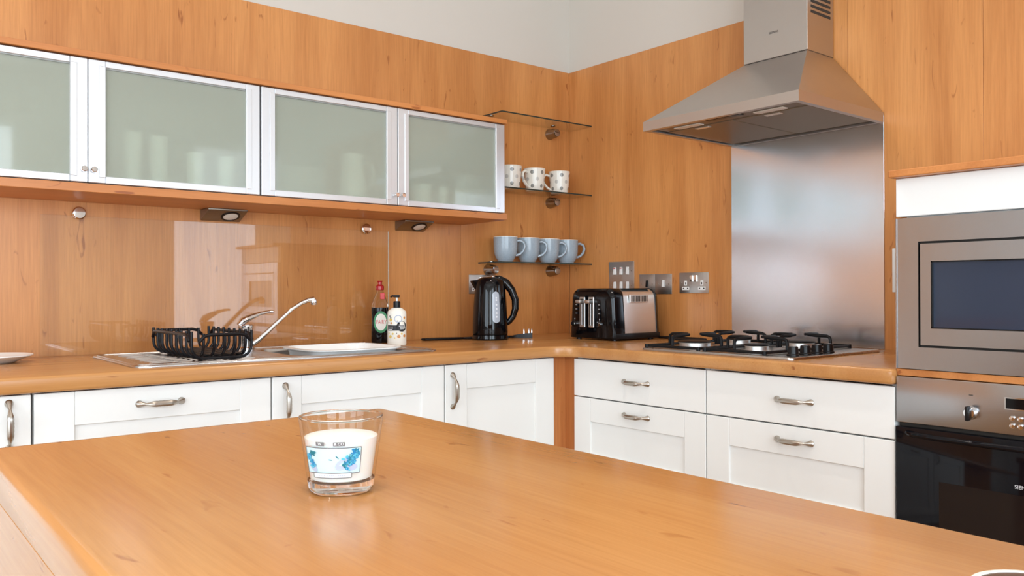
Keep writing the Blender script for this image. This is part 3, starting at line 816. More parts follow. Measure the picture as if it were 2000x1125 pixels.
# ================================================================== SINK + TAP
sk = thing('kitchen_sink', 'inset steel sink with grooved drainer set in the worktop', 'sink', ((SX0 + SX1) / 2, (SY0 + SY1) / 2, CT))
link('sink_deck', MB().slab(rrect(SX0, SX1, SY0, SY1, 0.045), CT + 0.0003, CT + 0.006, 0.004, [rrect(BX0, BX1, BY0, BY1, 0.05)], rb=0.0003), 'steel_sink', sk)
rings = []
for z, o_ in ((CT + 0.0058, 0.0), (CT - 0.004, 0.004), (CT - 0.13, 0.012), (CT - 0.15, 0.035)):
    rings.append([(x, y, z) for x, y in rrect(BX0 + o_, BX1 - o_, BY0 + o_, BY1 - o_, max(0.03, 0.05 - o_ * 0.4))])
link('sink_bowl', MB().loft(rings, cap0=False, cap1=True), 'steel_sink', sk, recalc=False)
for i in range(9):
    y = -0.565 + i * 0.047
    link('drainer_rib', MB().tube([(-2.115, y, CT + 0.0045), (-2.10, y, CT + 0.0058), (-1.83, y, CT + 0.0056), (-1.815, y, CT + 0.0045)], 0.0030, 6), 'steel_sink', sk)
rim = []
link('deck_lip', MB().tube([(x, y, CT + 0.0058) for x, y in rrect(SX0 + 0.012, SX1 - 0.012, SY0 + 0.012, SY1 - 0.012, 0.036)], 0.0028, 6, closed=True), 'steel_sink', sk)

TX, TY = -1.700, -0.200
tap = thing('mixer_tap', 'chrome single-lever mixer tap with a long raised spout', 'tap', (TX, TY, CT + 0.006))
z = CT + 0.006
link('tap_body', MB().lathe([(0, z + 0.0002), (0.029, z + 0.0002), (0.029, z + 0.006), (0.0245, z + 0.010), (0.0235, z + 0.072), (0.0255, z + 0.075), (0.0255, z + 0.082), (0.0225, z + 0.086), (0, z + 0.086)], 28, (TX, TY, 0)), 'chrome', tap)
U = Vector((0.776, -0.631, 0))       # along the picture plane to the right
D = Vector((0.985, -0.174, 0)).normalized()


def along(base, d, pts):
    return [tuple(Vector(base) + d * a + Vector((0, 0, h))) for a, h in pts]


link('spout', MB().tube(along((TX, TY, z), D, [(0.015, 0.014), (0.040, 0.030), (0.065, 0.052), (0.095, 0.080), (0.130, 0.112), (0.160, 0.138), (0.188, 0.156), (0.214, 0.167), (0.236, 0.170)]),
                        [0.0100, 0.0095, 0.0085, 0.0075, 0.0072, 0.0072, 0.0076, 0.0085, 0.0100], 12), 'chrome', tap)
e_ = Vector((TX, TY, z)) + D * 0.234
link('aerator', MB().lathe([(0.0100, z + 0.172), (0.0115, z + 0.166), (0.0115, z + 0.154), (0.010, z + 0.150), (0, z + 0.150)], 18, (e_.x, e_.y, 0)), 'chrome', tap)
link('lever', MB().tube(along((TX, TY, z), D, [(-0.024, 0.084), (-0.012, 0.096), (0.016, 0.110), (0.046, 0.122), (0.076, 0.128), (0.094, 0.128)]), [0.013, 0.0205, 0.0165, 0.0105, 0.008, 0.0065], 12, flat=0.65), 'chrome', tap)

# washing-up basin lying in the bowl
wb = MB()
bx0, bx1, by0, by1 = -1.625, -1.280, -0.585, -0.262
rg = []
for z_, o_, r_ in ((CT - 0.11, 0.045, 0.05), (CT + 0.004, 0.018, 0.07), (CT + 0.0115, 0.012, 0.08), (CT + 0.013, 0.0, 0.09), (CT + 0.0165, 0.0, 0.09), (CT + 0.0175, 0.014, 0.08), (CT + 0.010, 0.022, 0.07), (CT - 0.012, 0.03, 0.06)):
    rg.append([(x, y, z_) for x, y in rrect(bx0 + o_, bx1 - o_, by0 + o_, by1 - o_, r_, 8)])
wb.loft(rg)
tag(link('washing_up_bowl', wb, 'ceramic_white'), 'shallow white washing-up bowl sitting in the sink', 'bowl')

# ================================================================== DISH RACK
RX0, RX1, RY0, RY1 = -2.014, -1.842, -0.630, -0.225
rk = thing('dish_rack', 'black curved-wire dish rack standing on the drainer', 'dish rack', ((RX0 + RX1) / 2, (RY0 + RY1) / 2, CT + 0.010))
zb, zt = CT + 0.0146, CT + 0.0920


def ubar(p0, p1, z0, z1, r=0.034, rad=0.0043):
    p0, p1 = Vector((*p0, 0)), Vector((*p1, 0)); d = (p1 - p0).normalized(); L = (p1 - p0).length
    pr = [(0, z1), (0, (z0 + z1) / 2 + 0.01)] + [(r - r * math.cos(a), z0 + r - r * math.sin(a)) for a in [PI / 2 * i / 5 for i in range(6)]]
    full = pr + [(L - a, zz) for a, zz in pr[::-1]]
    return MB().tube([tuple(p0 + d * a + Vector((0, 0, zz))) for a, zz in full], rad, 8)


for i in range(9):
    y = RY0 + 0.022 + i * (RY1 - RY0 - 0.044) / 8
    link('cross_wire', ubar((RX0, y), (RX1, y), zb, zt), 'rubber_wire', rk)
for i in range(5):
    x = RX0 + 0.026 + i * (RX1 - RX0 - 0.052) / 4
    link('long_wire', ubar((x, RY0), (x, RY1), zb + 0.0085, zt - 0.006), 'rubber_wire', rk)
for (a, b_) in (((RX0 - 0.004, RY0 + 0.05), (RX0 - 0.004, RY1 - 0.05)), ((RX1 + 0.004, RY0 + 0.05), (RX1 + 0.004, RY1 - 0.05)), ((RX0 + 0.035, RY0 - 0.004), (RX1 - 0.035, RY0 - 0.004)), ((RX0 + 0.035, RY1 + 0.004), (RX1 - 0.035, RY1 + 0.004))):
    a, b_ = Vector((*a, zt - 0.010)), Vector((*b_, zt - 0.010)); d = (b_ - a).normalized()
    pts = [a - d * 0.022 - Vector((0, 0, 0.018)), a - d * 0.008 - Vector((0, 0, 0.004)), a + d * 0.008, b_ - d * 0.008, b_ + d * 0.008 - Vector((0, 0, 0.004)), b_ + d * 0.022 - Vector((0, 0, 0.018))]
    link('rim_rail', MB().tube(pts, 0.0050, 8), 'rubber_wire', rk)
for x in (RX0 + 0.04, RX1 - 0.04):
    for y in (RY0 + 0.06, RY1 - 0.06):
        link('foot', MB().cyl((x, y, 0), 0.007, CT + 0.0092, zb + 0.002, n=10), 'rubber_wire', rk)

# ================================================================== BOTTLES
sb = thing('dish_soap_bottle', 'clear bottle of dark green dish soap with a red cap', 'bottle', (-1.118, -0.098, CT), -0.682)


def ell(prof, n, ax, ay):
    return [[(r * ax * math.cos(2 * PI * i / n), r * ay * math.sin(2 * PI * i / n), h) for i in range(n)] for r, h in prof]


link('bottle_lower', MB().loft(ell([(0.94, 0.0005), (1.0, 0.008), (1.0, 0.05), (0.93, 0.085), (1.0, 0.125), (0.985, 0.140)], 28, 0.034, 0.024)), 'black_gloss', sb, local=True)
link('bottle_shoulder', MB().loft(ell([(0.985, 0.1402), (0.88, 0.158), (0.66, 0.180), (0.42, 0.198), (0.36, 0.208)], 28, 0.034, 0.028)), 'bottle_glass', sb, local=True)
link('cap', MB().lathe([(0.0145, 0.2082), (0.0165, 0.210), (0.0165, 0.224), (0.011, 0.230), (0.0085, 0.231), (0.0085, 0.240), (0.011, 0.242), (0.010, 0.246), (0, 0.246)], 20), 'red_plastic', sb, local=True)
lb = link('label', MB().loft([[(0.008 + 0.029 * math.cos(2 * PI * i / 28), -0.0245 - t, 0.083 + 0.043 * math.sin(2 * PI * i / 28)) for i in range(28)] for t in (0, 0.0008)]), 'green_print', sb, local=True)
link('label_centre', MB().loft([[(0.008 + 0.022 * math.cos(2 * PI * i / 28), -0.0255 - t, 0.083 + 0.033 * math.sin(2 * PI * i / 28)) for i in range(28)] for t in (0, 0.0004)]), 'label_white', lb, local=True)
link('brand_name', text_mb('FAIRY', 0.022, lambda u, v: (0.010 + u, -0.0262, 0.083 + v), 0.72), 'red_print', lb, local=True)
link('neck_tag', MB().box(0.004, 0.022, -0.020, -0.017, 0.172, 0.198, 0.002, 1), 'red_print', sb, local=True)

hs = thing('hand_soap_dispenser', 'pale hand soap bottle with black pump and flowery label', 'bottle', (-1.142, -0.266, CT), -0.682)
link('bottle', MB().loft(ell([(0.95, 0.0005), (1.0, 0.006), (1.0, 0.118), (0.96, 0.128), (0.62, 0.138), (0.40, 0.142)], 32, 0.036, 0.024)), 'label_white', hs, local=True)
link('collar', MB().lathe([(0.0135, 0.1422), (0.0135, 0.164), (0.011, 0.166), (0, 0.166)], 20), 'black_plastic', hs, local=True)
link('pump_stem', MB().cyl((0, 0, 0), 0.004, 0.166, 0.180, n=10), 'white_plastic', hs, local=True)
link('pump_head', MB().box(-0.013, 0.011, -0.008, 0.008, 0.1802, 0.190, 0.003, 2).tube([(-0.008, 0, 0.186), (-0.016, -0.004, 0.186), (-0.022, -0.008, 0.182)], 0.0035, 8), 'black_plastic', hs, local=True)


def on_oval(u, zz, ax, ay, eps):
    a = -PI / 2 + u / ((ax + ay) / 2 + 0.004)
    return ((ax + eps) * math.cos(a), (ay + eps) * math.sin(a), zz)


def patch(mb, u0, u1, z0, z1, fn, k=10):
    lo = [mb.bm.verts.new(fn(u0 + (u1 - u0) * i / k, z0)) for i in range(k + 1)]
    hi = [mb.bm.verts.new(fn(u0 + (u1 - u0) * i / k, z1)) for i in range(k + 1)]
    for i in range(k): mb.bm.faces.new((lo[i], lo[i + 1], hi[i + 1], hi[i]))
    return mb


def disc(mb, u, v, r, fn, k=10, squash=1.0, rot=0.0):
    vs = []
    for i in range(k):
        t = 2 * PI * i / k; a, b_ = r * math.cos(t), r * squash * math.sin(t)
        vs.append(mb.bm.verts.new(fn(u + a * math.cos(rot) - b_ * math.sin(rot), v + a * math.sin(rot) + b_ * math.cos(rot))))
    mb.bm.faces.new(vs); return mb


f1 = lambda u, v: on_oval(u, v, 0.036, 0.024, 0.0004)
f2 = lambda u, v: on_oval(u, v, 0.036, 0.024, 0.0008)
f3 = lambda u, v: on_oval(u, v, 0.036, 0.024, 0.0011)
band = patch(MB(), -0.036, 0.034, 0.056, 0.076, f2); disc(band, 0.022, 0.072, 0.020, f2, 20)
bd = link('label_band', band, 'black_plastic', hs, local=True, recalc=False)
lines = MB()
for u0, u1, v in ((-0.032, -0.010, 0.070), (-0.032, -0.010, 0.065), (-0.032, -0.013, 0.060), (0.010, 0.033, 0.078), (0.010, 0.034, 0.073), (0.014, 0.032, 0.067), (0.015, 0.030, 0.062)):
    patch(lines, u0, u1, v - 0.0009, v + 0.0009, f3, 4)
link('label_lines', lines, 'pale_print', bd, local=True, recalc=False)
for nm, mt_, spots in (('flower_print', 'print_orange', ((0.010, 0.034, 0.0065), (0.033, 0.036, 0.006), (-0.018, 0.084, 0.004), (0.033, 0.104, 0.005))),
                       ('petal_print', 'print_yellow', ((-0.022, 0.033, 0.006), (-0.012, 0.044, 0.004), (0.021, 0.044, 0.004), (-0.020, 0.096, 0.0065), (-0.029, 0.046, 0.003), (-0.005, 0.028, 0.003))),
                       ('sprig_print', 'grey_print', ((-0.020, 0.104, 0.003), (0.002, 0.046, 0.002), (-0.030, 0.087, 0.002), (0.005, 0.092, 0.0018), (-0.024, 0.110, 0.0028)))):
    for u, v, r in spots: link(nm, disc(MB(), u, v, r, f1, 9), mt_, hs, local=True, recalc=False)
rgm = MB()
for i in range(24):
    t0, t1 = 2 * PI * i / 24, 2 * PI * (i + 1) / 24
    q = [(0.008 + r * math.cos(t), 0.100 + r * math.sin(t)) for r, t in ((0.0115, t0), (0.0145, t0), (0.0145, t1), (0.0115, t1))]
    rgm.bm.faces.new([rgm.bm.verts.new(f1(u, v)) for u, v in q])
link('emblem_ring', rgm, 'print_lilac', hs, local=True, recalc=False)

# ================================================================== KETTLE
KX, KY = -0.655, -0.212
kt = thing('electric_kettle', 'glossy black electric kettle with a clear water gauge', 'kettle', (KX, KY, CT), -0.682)
link('power_base', MB().lathe([(0, 0.0005), (0.074, 0.0005), (0.077, 0.006), (0.075, 0.020), (0.070, 0.022), (0, 0.022)], 40), 'black_gloss', kt, local=True)
body = [(0, 0.0225), (0.0735, 0.0225), (0.0745, 0.030), (0.0735, 0.08), (0.0705, 0.14), (0.0665, 0.19), (0.0635, 0.225), (0.060, 0.243), (0.052, 0.254), (0.034, 0.262), (0, 0.2645)]
link('body', MB().lathe(body, 44), 'black_gloss', kt, local=True)
link('lid_button', MB().lathe([(0.010, 0.2625), (0.009, 0.2665), (0, 0.2675)], 16, (0.012, -0.006, 0)), 'chrome', kt, local=True)
spt = MB().loft([[(-0.040, -0.030, 0.20), (-0.040, 0.030, 0.20), (-0.040, 0.030, 0.251), (-0.040, -0.030, 0.251)],
                 [(-0.064, -0.024, 0.213), (-0.064, 0.024, 0.213), (-0.064, 0.024, 0.250), (-0.064, -0.024, 0.250)],
                 [(-0.083, -0.009, 0.243), (-0.083, 0.009, 0.243), (-0.083, 0.009, 0.248), (-0.083, -0.009, 0.248)]])
link('spout', spt, 'black_gloss', kt, local=True, smooth=60)
hp = [(0.005, 0.257), (0.035, 0.254), (0.066, 0.238), (0.090, 0.208), (0.1055, 0.168), (0.106, 0.130), (0.096, 0.097), (0.080, 0.076), (0.066, 0.066)]
link('handle', MB().tube([(x, 0, zz) for x, zz in hp], [0.010, 0.017, 0.0185, 0.017, 0.0155, 0.0145, 0.013, 0.012, 0.010], 12, flat=0.85, up=(0, 1, 0)), 'black_gloss', kt, local=True)


def kr(zz):
    for (r0, z0), (r1, z1) in zip(body[1:], body[2:]):
        if z0 <= zz <= z1: return r0 + (r1 - r0) * (zz - z0) / max(1e-6, z1 - z0)
    return 0.07


def kp(a, zz, eps): return ((kr(zz) + eps) * math.cos(a), (kr(zz) + eps) * math.sin(a), zz)


A0 = -PI / 2 + math.radians(22)
rows = []
for i in range(25):
    zz = 0.137 - 0.0655 + 0.131 * i / 24
    dz = max(0.0, abs(zz - 0.137) - 0.050); hw = math.sqrt(max(1e-8, 0.0155 ** 2 - dz ** 2))
    rows.append([kp(A0 + hw / 0.07 * (-1 + 2 * j / 8), zz, 0.0012) for j in range(9)])
wg = link('water_gauge', MB().loft(rows, closed_ring=False, cap0=False, cap1=False), 'gauge_glass', kt, local=True, recalc=False)
for zz in (0.097, 0.112, 0.130, 0.147, 0.166, 0.175):
    c = kp(A0 + 0.02, zz, 0.0014)
    link('gauge_mark', MB().lathe([(0.0042, 0.0), (0.003, 0.0016), (0, 0.002)], 10).xf(Matrix.Translation(c) @ Matrix.Rotation(A0, 4, 'Z') @ Matrix.Rotation(PI / 2, 4, 'Y')), 'bead_white', wg, local=True)
rz = Matrix.Rotation(0.682, 4, 'Z')


def kl(x, y, zz): return tuple(rz @ Vector((x - KX, y - KY, zz - CT)))


cordp = [(-0.70, -0.150), (-0.76, -0.115), (-0.83, -0.088), (-0.885, -0.078), (-0.912, -0.086), (-0.908, -0.104), (-0.87, -0.115), (-0.80, -0.128), (-0.72, -0.130), (-0.62, -0.112), (-0.56, -0.130), (-0.535, -0.165), (-0.505, -0.188)]
cord = link('power_cord', MB().tube([kl(x, y, CT + 0.0053) for x, y in cordp], 0.0047, 8), 'black_plastic', kt, local=True)
pg = MB().loft([[kl(*p) for p in q] for q in (
    [(-0.512, -0.190, CT + 0.002), (-0.506, -0.182, CT + 0.002), (-0.506, -0.182, CT + 0.012), (-0.512, -0.190, CT + 0.012)],
    [(-0.488, -0.218, CT + 0.0005), (-0.472, -0.196, CT + 0.0005), (-0.472, -0.196, CT + 0.018), (-0.488, -0.218, CT + 0.018)],
    [(-0.450, -0.245, CT + 0.0005), (-0.436, -0.222, CT + 0.0005), (-0.436, -0.222, CT + 0.023), (-0.450, -0.245, CT + 0.023)])])
link('plug', pg, 'black_plastic', cord, local=True)
for x, y in ((-0.470, -0.212), (-0.452, -0.224), (-0.446, -0.236)):
    a = kl(x, y, CT + 0.021)
    link('plug_pin', MB().box(a[0] - 0.003, a[0] + 0.003, a[1] - 0.002, a[1] + 0.002, a[2] - 0.003, a[2] + 0.018, 0.0006, 1), 'chrome', cord, local=True)

# ================================================================== TOASTER
tx0, tx1, ty0, ty1 = -0.362, -0.085, -0.652, -0.384
to = thing('toaster', 'black and steel four-slice toaster beside the wall sockets', 'toaster', ((tx0 + tx1) / 2, (ty0 + ty1) / 2, CT))


def tprof(x, ins=0.0, top=1.124):
    """rounded section of the toaster in the y-z plane"""
    y0, y1, z0, z1 = ty0 + ins, ty1 - ins, CT + 0.012, top - ins
    r = 0.038
    p = [(y0 + 0.004, z0), (y0, z0 + 0.02)]
    p += [(y0 + 0.010 + r - r * math.cos(a), z1 - r + r * math.sin(a)) for a in [PI / 2 * i / 6 for i in range(7)]]
    p += [(y1 - 0.010 - r + r * math.sin(a), z1 - r + r * math.cos(a)) for a in [PI / 2 * i / 6 for i in range(7)]]
    p += [(y1, z0 + 0.02), (y1 - 0.004, z0)]
    return [(x, y, zz) for y, zz in p]


link('front_end', MB().loft([tprof(tx0, 0.016), tprof(tx0 + 0.006, 0.005), tprof(tx0 + 0.020, 0.0), tprof(tx0 + 0.060, 0.0)]), 'black_gloss', to, smooth=50)
link('rear_end', MB().loft([tprof(tx1 - 0.022, 0.0), tprof(tx1 - 0.006, 0.004), tprof(tx1, 0.014)]), 'black_gloss', to, smooth=50)
shell = link('steel_shell', MB().loft([tprof(tx0 + 0.0602, 0.003), tprof(tx1 - 0.0222, 0.003)]), 'plate_steel', to, smooth=30)
link('base', MB().box(tx0 + 0.01, tx1 - 0.004, ty0 - 0.001, ty1 + 0.001, CT + 0.006, CT + 0.030, 0.004, 2), 'black_plastic', to)
for x in (tx0 + 0.03, tx1 - 0.03):
    for y in (ty0 + 0.03, ty1 - 0.03): link('foot', MB().cyl((x, y, 0), 0.012, CT + 0.0003, CT + 0.007, n=14), 'black_plastic', to)
for y in (-0.615, -0.550, -0.486, -0.421):
    link('bread_slot', MB().box(tx0 + 0.075, tx1 - 0.035, y - 0.013, y + 0.013, 1.1205, 1.1218), 'dark_gap', shell)
gr = link('side_grille', MB().box(tx0 + 0.095, tx0 + 0.205, ty0 + 0.0045, ty0 + 0.0105, 1.064, 1.098, 0.001, 1), 'plate_steel', shell)
for i in range(11):
    x = tx0 + 0.103 + i * 0.0092
    link('grille_slot', MB().box(x, x + 0.0042, ty0 + 0.0035, ty0 + 0.0044, 1.069, 1.093), 'dark_gap', gr)
fx = tx0 - 0.0005
for y in (-0.466, -0.519):
    tr = link('lever_track', MB().box(fx - 0.003, fx + 0.003, y - 0.0155, y + 0.0155, 0.962, 1.088, 0.0015, 1), 'plate_steel', to)
    link('track_slot', MB().box(fx - 0.0036, fx - 0.0030, y - 0.0095, y + 0.0095, 0.970, 1.080), 'dark_gap', tr)
    link('track_rail', MB().box(fx - 0.006, fx - 0.0037, y - 0.0022, y + 0.0022, 0.970, 1.060, 0.0006, 1), 'plate_steel', tr)
    link('lever', MB().box(fx - 0.030, fx - 0.0037, y - 0.014, y + 0.014, 1.062, 1.076, 0.004, 2), 'plate_steel', tr)
for y in (-0.4195, -0.566):
    kb = link('browning_dial', MB().lathe([(0.0125, fx + 0.001), (0.0125, fx - 0.004), (0.0105, fx - 0.014), (0, fx - 0.0145)], 22, (0, y, 0.976), 'x'), 'chrome', to)
    link('dial_face', MB().lathe([(0.0085, fx - 0.0146), (0, fx - 0.0152)], 18, (0, y, 0.976), 'x'), 'black_plastic', kb)
    link('dial_mark', MB().box(fx - 0.0006, fx + 0.0004, y - 0.0008 + 0.0, y + 0.0008, 0.993, 0.999), 'pale_print', to)
for y in (-0.432, -0.566):
    for zz in (1.020, 1.038, 1.056):
        link('button', MB().box(fx - 0.0035, fx + 0.001, y - 0.006, y + 0.006, zz - 0.004, zz + 0.004, 0.0012, 1), 'black_plastic', to)
        link('button_mark', MB().box(fx - 0.0042, fx - 0.0036, y - 0.0045, y + 0.0045, zz - 0.0007, zz + 0.0007), 'pale_print', to)
tcord = [(-0.088, -0.600, CT + 0.010), (-0.070, -0.640, CT + 0.0052), (-0.075, -0.700, CT + 0.0052), (-0.120, -0.760, CT + 0.0052), (-0.110, -0.830, CT + 0.0052), (-0.050, -0.860, CT + 0.0052), (-0.020, -0.82, CT + 0.0052), (-0.018, -0.70, CT + 0.0052), (-0.03, -0.60, CT + 0.0052)]
link('power_cord', MB().tube(tcord, 0.0042, 8), 'black_plastic', to)


# ================================================================== SOCKETS AND SWITCHES
def plate_B(name, label, y0, y1, z0, z1, m='socket_steel'):
    t = thing(name, label, 'switch' if 'switch' in name else 'socket', (-0.003, (y0 + y1) / 2, z0))
    link('face_plate', MB().box(-0.0045, -0.0003, y0, y1, z0, z1, 0.0018, 2), m, t)
    return t


def screw_B(t, y, z): link('screw', MB().lathe([(0.0033, -0.0046), (0.003, -0.0056), (0, -0.0058)], 12, (0, y, z), 'x'), 'pewter', t)


def rocker_B(t, y, z, w_=0.011, h=0.024, m='white_plastic'):
    link('rocker', MB().prism([(-0.0046, z - h / 2), (-0.0046, z + h / 2), (-0.0062, z + h / 2), (-0.0098, z - h / 2)], 'y', y - w_ / 2, y + w_ / 2, 0.0008, 1), m, t)


t = plate_B('grid_switch', 'square six-switch steel plate on the wall above the toaster', -0.4275, -0.2715, 1.0985, 1.2475)
for r_, zz in enumerate((1.205, 1.138)):
    for c_, y in enumerate((-0.310, -0.3495, -0.389)):
        rocker_B(t, y, zz, 0.016, 0.034)
        if r_ == 0 and c_ < 2: link('red_mark', MB().box(-0.0085, -0.0070, y - 0.006, y + 0.006, zz + 0.010, zz + 0.014), 'red_print', t)
for y in (-0.2865, -0.412):
    for zz in (1.205, 1.138): screw_B(t, y, zz)
for y0, y1, lab, m_ in ((-0.5515, -0.4605, 'single steel switch plate with dark rocker directly behind the toaster corner', 'black_plastic'), (-0.6455, -0.5535, 'single steel switch plate with white rocker next to the double socket', 'white_plastic')):
    t = plate_B('light_switch', lab, y0, y1, 1.0990, 1.1870)
    ym = (y0 + y1) / 2
    rocker_B(t, ym, 1.145, 0.013, 0.030, m_)
    for y in (ym - 0.030, ym + 0.030): screw_B(t, y, 1.143)


def double_socket(t, mk):
    """mk(u, z, depth) maps plate coordinates"""
    for s in (-1, 1):
        u = s * 0.042
        link('socket_inset', mk(u - 0.019, u + 0.019, 0.013, 0.027, 0.0005), 'white_plastic', t)
        link('socket_inset', mk(u - 0.007, u + 0.007, 0.032, 0.053, 0.0005), 'white_plastic', t)
        for du, z0, z1 in ((-0.011, 0.0175, 0.0225), (0.011, 0.0175, 0.0225)):
            link('pin_hole', mk(u + du - 0.0032, u + du + 0.0032, z0, z1, 0.0012), 'dark_gap', t)
        link('pin_hole', mk(u - 0.002, u + 0.002, 0.037, 0.046, 0.0012), 'dark_gap', t)
        link('rocker', mk(s * 0.011 - 0.0062, s * 0.011 + 0.0062, 0.048, 0.075, 0.005), 'chrome', t)


t = plate_B('double_socket', 'steel double power socket on the wall left of the steel splashback', -0.8395, -0.6870, 1.1030, 1.1900)
double_socket(t, lambda u0, u1, z0, z1, d: MB().box(-0.0046 - d, -0.0044, -0.76325 - u1, -0.76325 - u0, 1.1030 + z0, 1.1030 + z1, 0.0004, 1))
for y in (-0.698, -0.828): screw_B(t, y, 1.1465)
t = thing('double_socket', 'steel double power socket half hidden behind the kettle', 'socket', (-0.5365, -0.003, 1.1015))
link('face_plate', MB().box(-0.6125, -0.4605, -0.0045, -0.0003, 1.1015, 1.1875, 0.0018, 2), 'socket_steel', t)
double_socket(t, lambda u0, u1, z0, z1, d: MB().box(-0.5365 + u0, -0.5365 + u1, -0.0046 - d, -0.0044, 1.1015 + z0, 1.1015 + z1, 0.0004, 1))
t = plate_B('wall_switch', 'white switch plate partly hidden beside the microwave housing', -1.700, -1.6045, 1.1060, 1.2550, 'white_plastic')
rocker_B(t, -1.652, 1.18, 0.02, 0.04)

# ================================================================== GLASS SHELVES
SHY = -0.157
for zz, xl, lab in ((1.8965, -0.545, 'empty top glass corner shelf above the spotted mugs'), (1.5670, -0.555, 'middle glass corner shelf carrying the spotted mugs'), (1.2400, -0.560, 'lowest glass corner shelf carrying the blue mugs')):
    t = thing('glass_shelf', lab, 'shelf', (-0.28, -0.08, zz), group='glass shelves in the corner')
    sh = link('glass_sheet', MB().box(xl, -0.001, SHY, -0.002, zz - 0.003, zz + 0.003), 'shelf_glass', t)
    link('front_edge', MB().box(xl, -0.001, SHY - 0.0006, SHY - 0.0001, zz - 0.003, zz + 0.003), 'glass_edge', sh)
    link('end_edge', MB().box(xl - 0.0006, xl - 0.0001, SHY, -0.002, zz - 0.003, zz + 0.003), 'glass_edge', sh)
    for x in (-0.130, -0.503):
        b_ = link('bracket', MB().lathe([(0.0270, -0.0008), (0.0270, -0.006), (0.0250, -0.010), (0.0205, -0.050), (0.017, -0.058), (0, -0.060)], 22, (x, 0, zz - 0.0305), 'y'), 'chrome_dark', t)
        link('bracket_jaw', MB().cyl((x, -0.026, 0), 0.0125, zz + 0.0032, zz + 0.010, n=18, bev=0.002), 'chrome_dark', b_)


# ================================================================== MUGS
def make_mug(name, label, prof_out, wall, h, m, hpts, group, hr=0.0062, inner='mug_inside'):
    t = thing(name, label, 'mug', (0, 0, 0), 0, group)
    o_ = list(prof_out)
    link('body', MB().lathe([(0, 0.0004)] + o_ + [(o_[-1][0] - 0.0016, h + 0.0006)] + [(r - wall, zz) for r, zz in o_[::-1] if zz > 0.008] + [(0, 0.007)], 36), m, t, local=True)
    link('rim', MB().lathe([(o_[-1][0] + 0.0003, h - 0.002), (o_[-1][0] + 0.0002, h + 0.0008), (o_[-1][0] - wall - 0.0002, h + 0.0008), (o_[-1][0] - wall - 0.0003, h - 0.002)], 36, closed=True), inner, t, local=True)
    link('handle', MB().tube([(x, 0, zz) for x, zz in hpts], hr, 10, flat=1.35, up=(0, 1, 0)), m, t, local=True)
    return t


blue_prof = [(0.030, 0.0004), (0.033, 0.004), (0.0425, 0.018), (0.0495, 0.036), (0.0525, 0.058), (0.0535, 0.085), (0.0540, 0.112)]
bh = [(0.050, 0.094), (0.066, 0.096), (0.081, 0.088), (0.087, 0.070), (0.080, 0.050), (0.066, 0.036), (0.046, 0.029)]
mug = make_mug('blue_mug', 'blue-grey mug at the left end of the lowest glass shelf', blue_prof, 0.004, 0.112, 'mug_blue', bh, 'blue-grey mugs on the lowest shelf')
labs = ['blue-grey mug at the left end of the lowest glass shelf', 'second blue-grey mug from the left on the lowest shelf', 'third blue-grey mug from the left on the lowest shelf', 'blue-grey mug at the right end of the lowest shelf nearest the corner']
for i, (x, y) in enumerate(((-0.470, -0.085), (-0.3360, -0.082), (-0.2115, -0.080), (-0.0905, -0.078))):
    o = mug if i == 0 else copy_tree(mug)
    o.location = (x, y, 1.2432); o.rotation_euler = (0, 0, -0.60 + 0.04 * i); o['label'] = labs[i]
dot_prof = [(0.038, 0.0004), (0.0405, 0.004), (0.044, 0.03), (0.0475, 0.07), (0.0505, 0.104)]
dh = [(0.046, 0.084), (0.064, 0.090), (0.078, 0.080), (0.080, 0.062), (0.070, 0.042), (0.055, 0.027), (0.040, 0.019)]
mug2 = make_mug('spotted_mug', 'cream spotted mug half hidden by the wall cabinet', dot_prof, 0.004, 0.104, 'mug_dots', dh, 'spotted mugs on the middle shelf', 0.006, 'ceramic_cream')
labs = ['cream spotted mug half hidden behind the wall cabinet end', 'cream spotted mug in the middle of its row with handle to the left', 'cream spotted mug at the right end of its row nearest the corner']
for i, (x, y, r_) in enumerate(((-0.440, -0.085, 2.6), (-0.2985, -0.085, PI - 0.682 + 0.80), (-0.142, -0.083, PI - 0.50))):
    o = mug2 if i == 0 else copy_tree(mug2)
    o.location = (x, y, 1.5702); o.rotation_euler = (0, 0, r_); o['label'] = labs[i]

# ================================================================== SMALL THINGS ON THE WORKTOP AND ISLAND
tag(link('side_plate', plate_mb((-2.440, -0.185), 0.105, CT + 0.0003, 0.020), 'ceramic_white'), 'white plate on the worktop at the far left edge', 'plate')

bowl = thing('small_dish', 'small cream-rimmed dish with a dark inside at the near right of the island', 'dish', (-2.2695, -2.8005, CT))
link('body', MB().lathe([(0, 0.0004), (0.024, 0.0004), (0.031, 0.012), (0.035, 0.034), (0.0345, 0.038), (0.0315, 0.038), (0.031, 0.034)], 36), 'ceramic_cream', bowl, local=True)
link('dark_inside', MB().lathe([(0.0315, 0.0375), (0.0308, 0.030), (0.026, 0.012), (0, 0.009)], 36), 'dark_glaze', bowl, local=True, recalc=False)

# candle in a tapered glass
cx_, cy_ = -2.3805, -2.2035
cn = thing('candle_glass', 'white candle in a clear tapered glass with a blue flower label', 'candle', (cx_, cy_, CT), -0.682)
R0, R1, Hh = 0.0322, 0.0425, 0.0755


def gr_(zz): return R0 + (R1 - R0) * zz / Hh


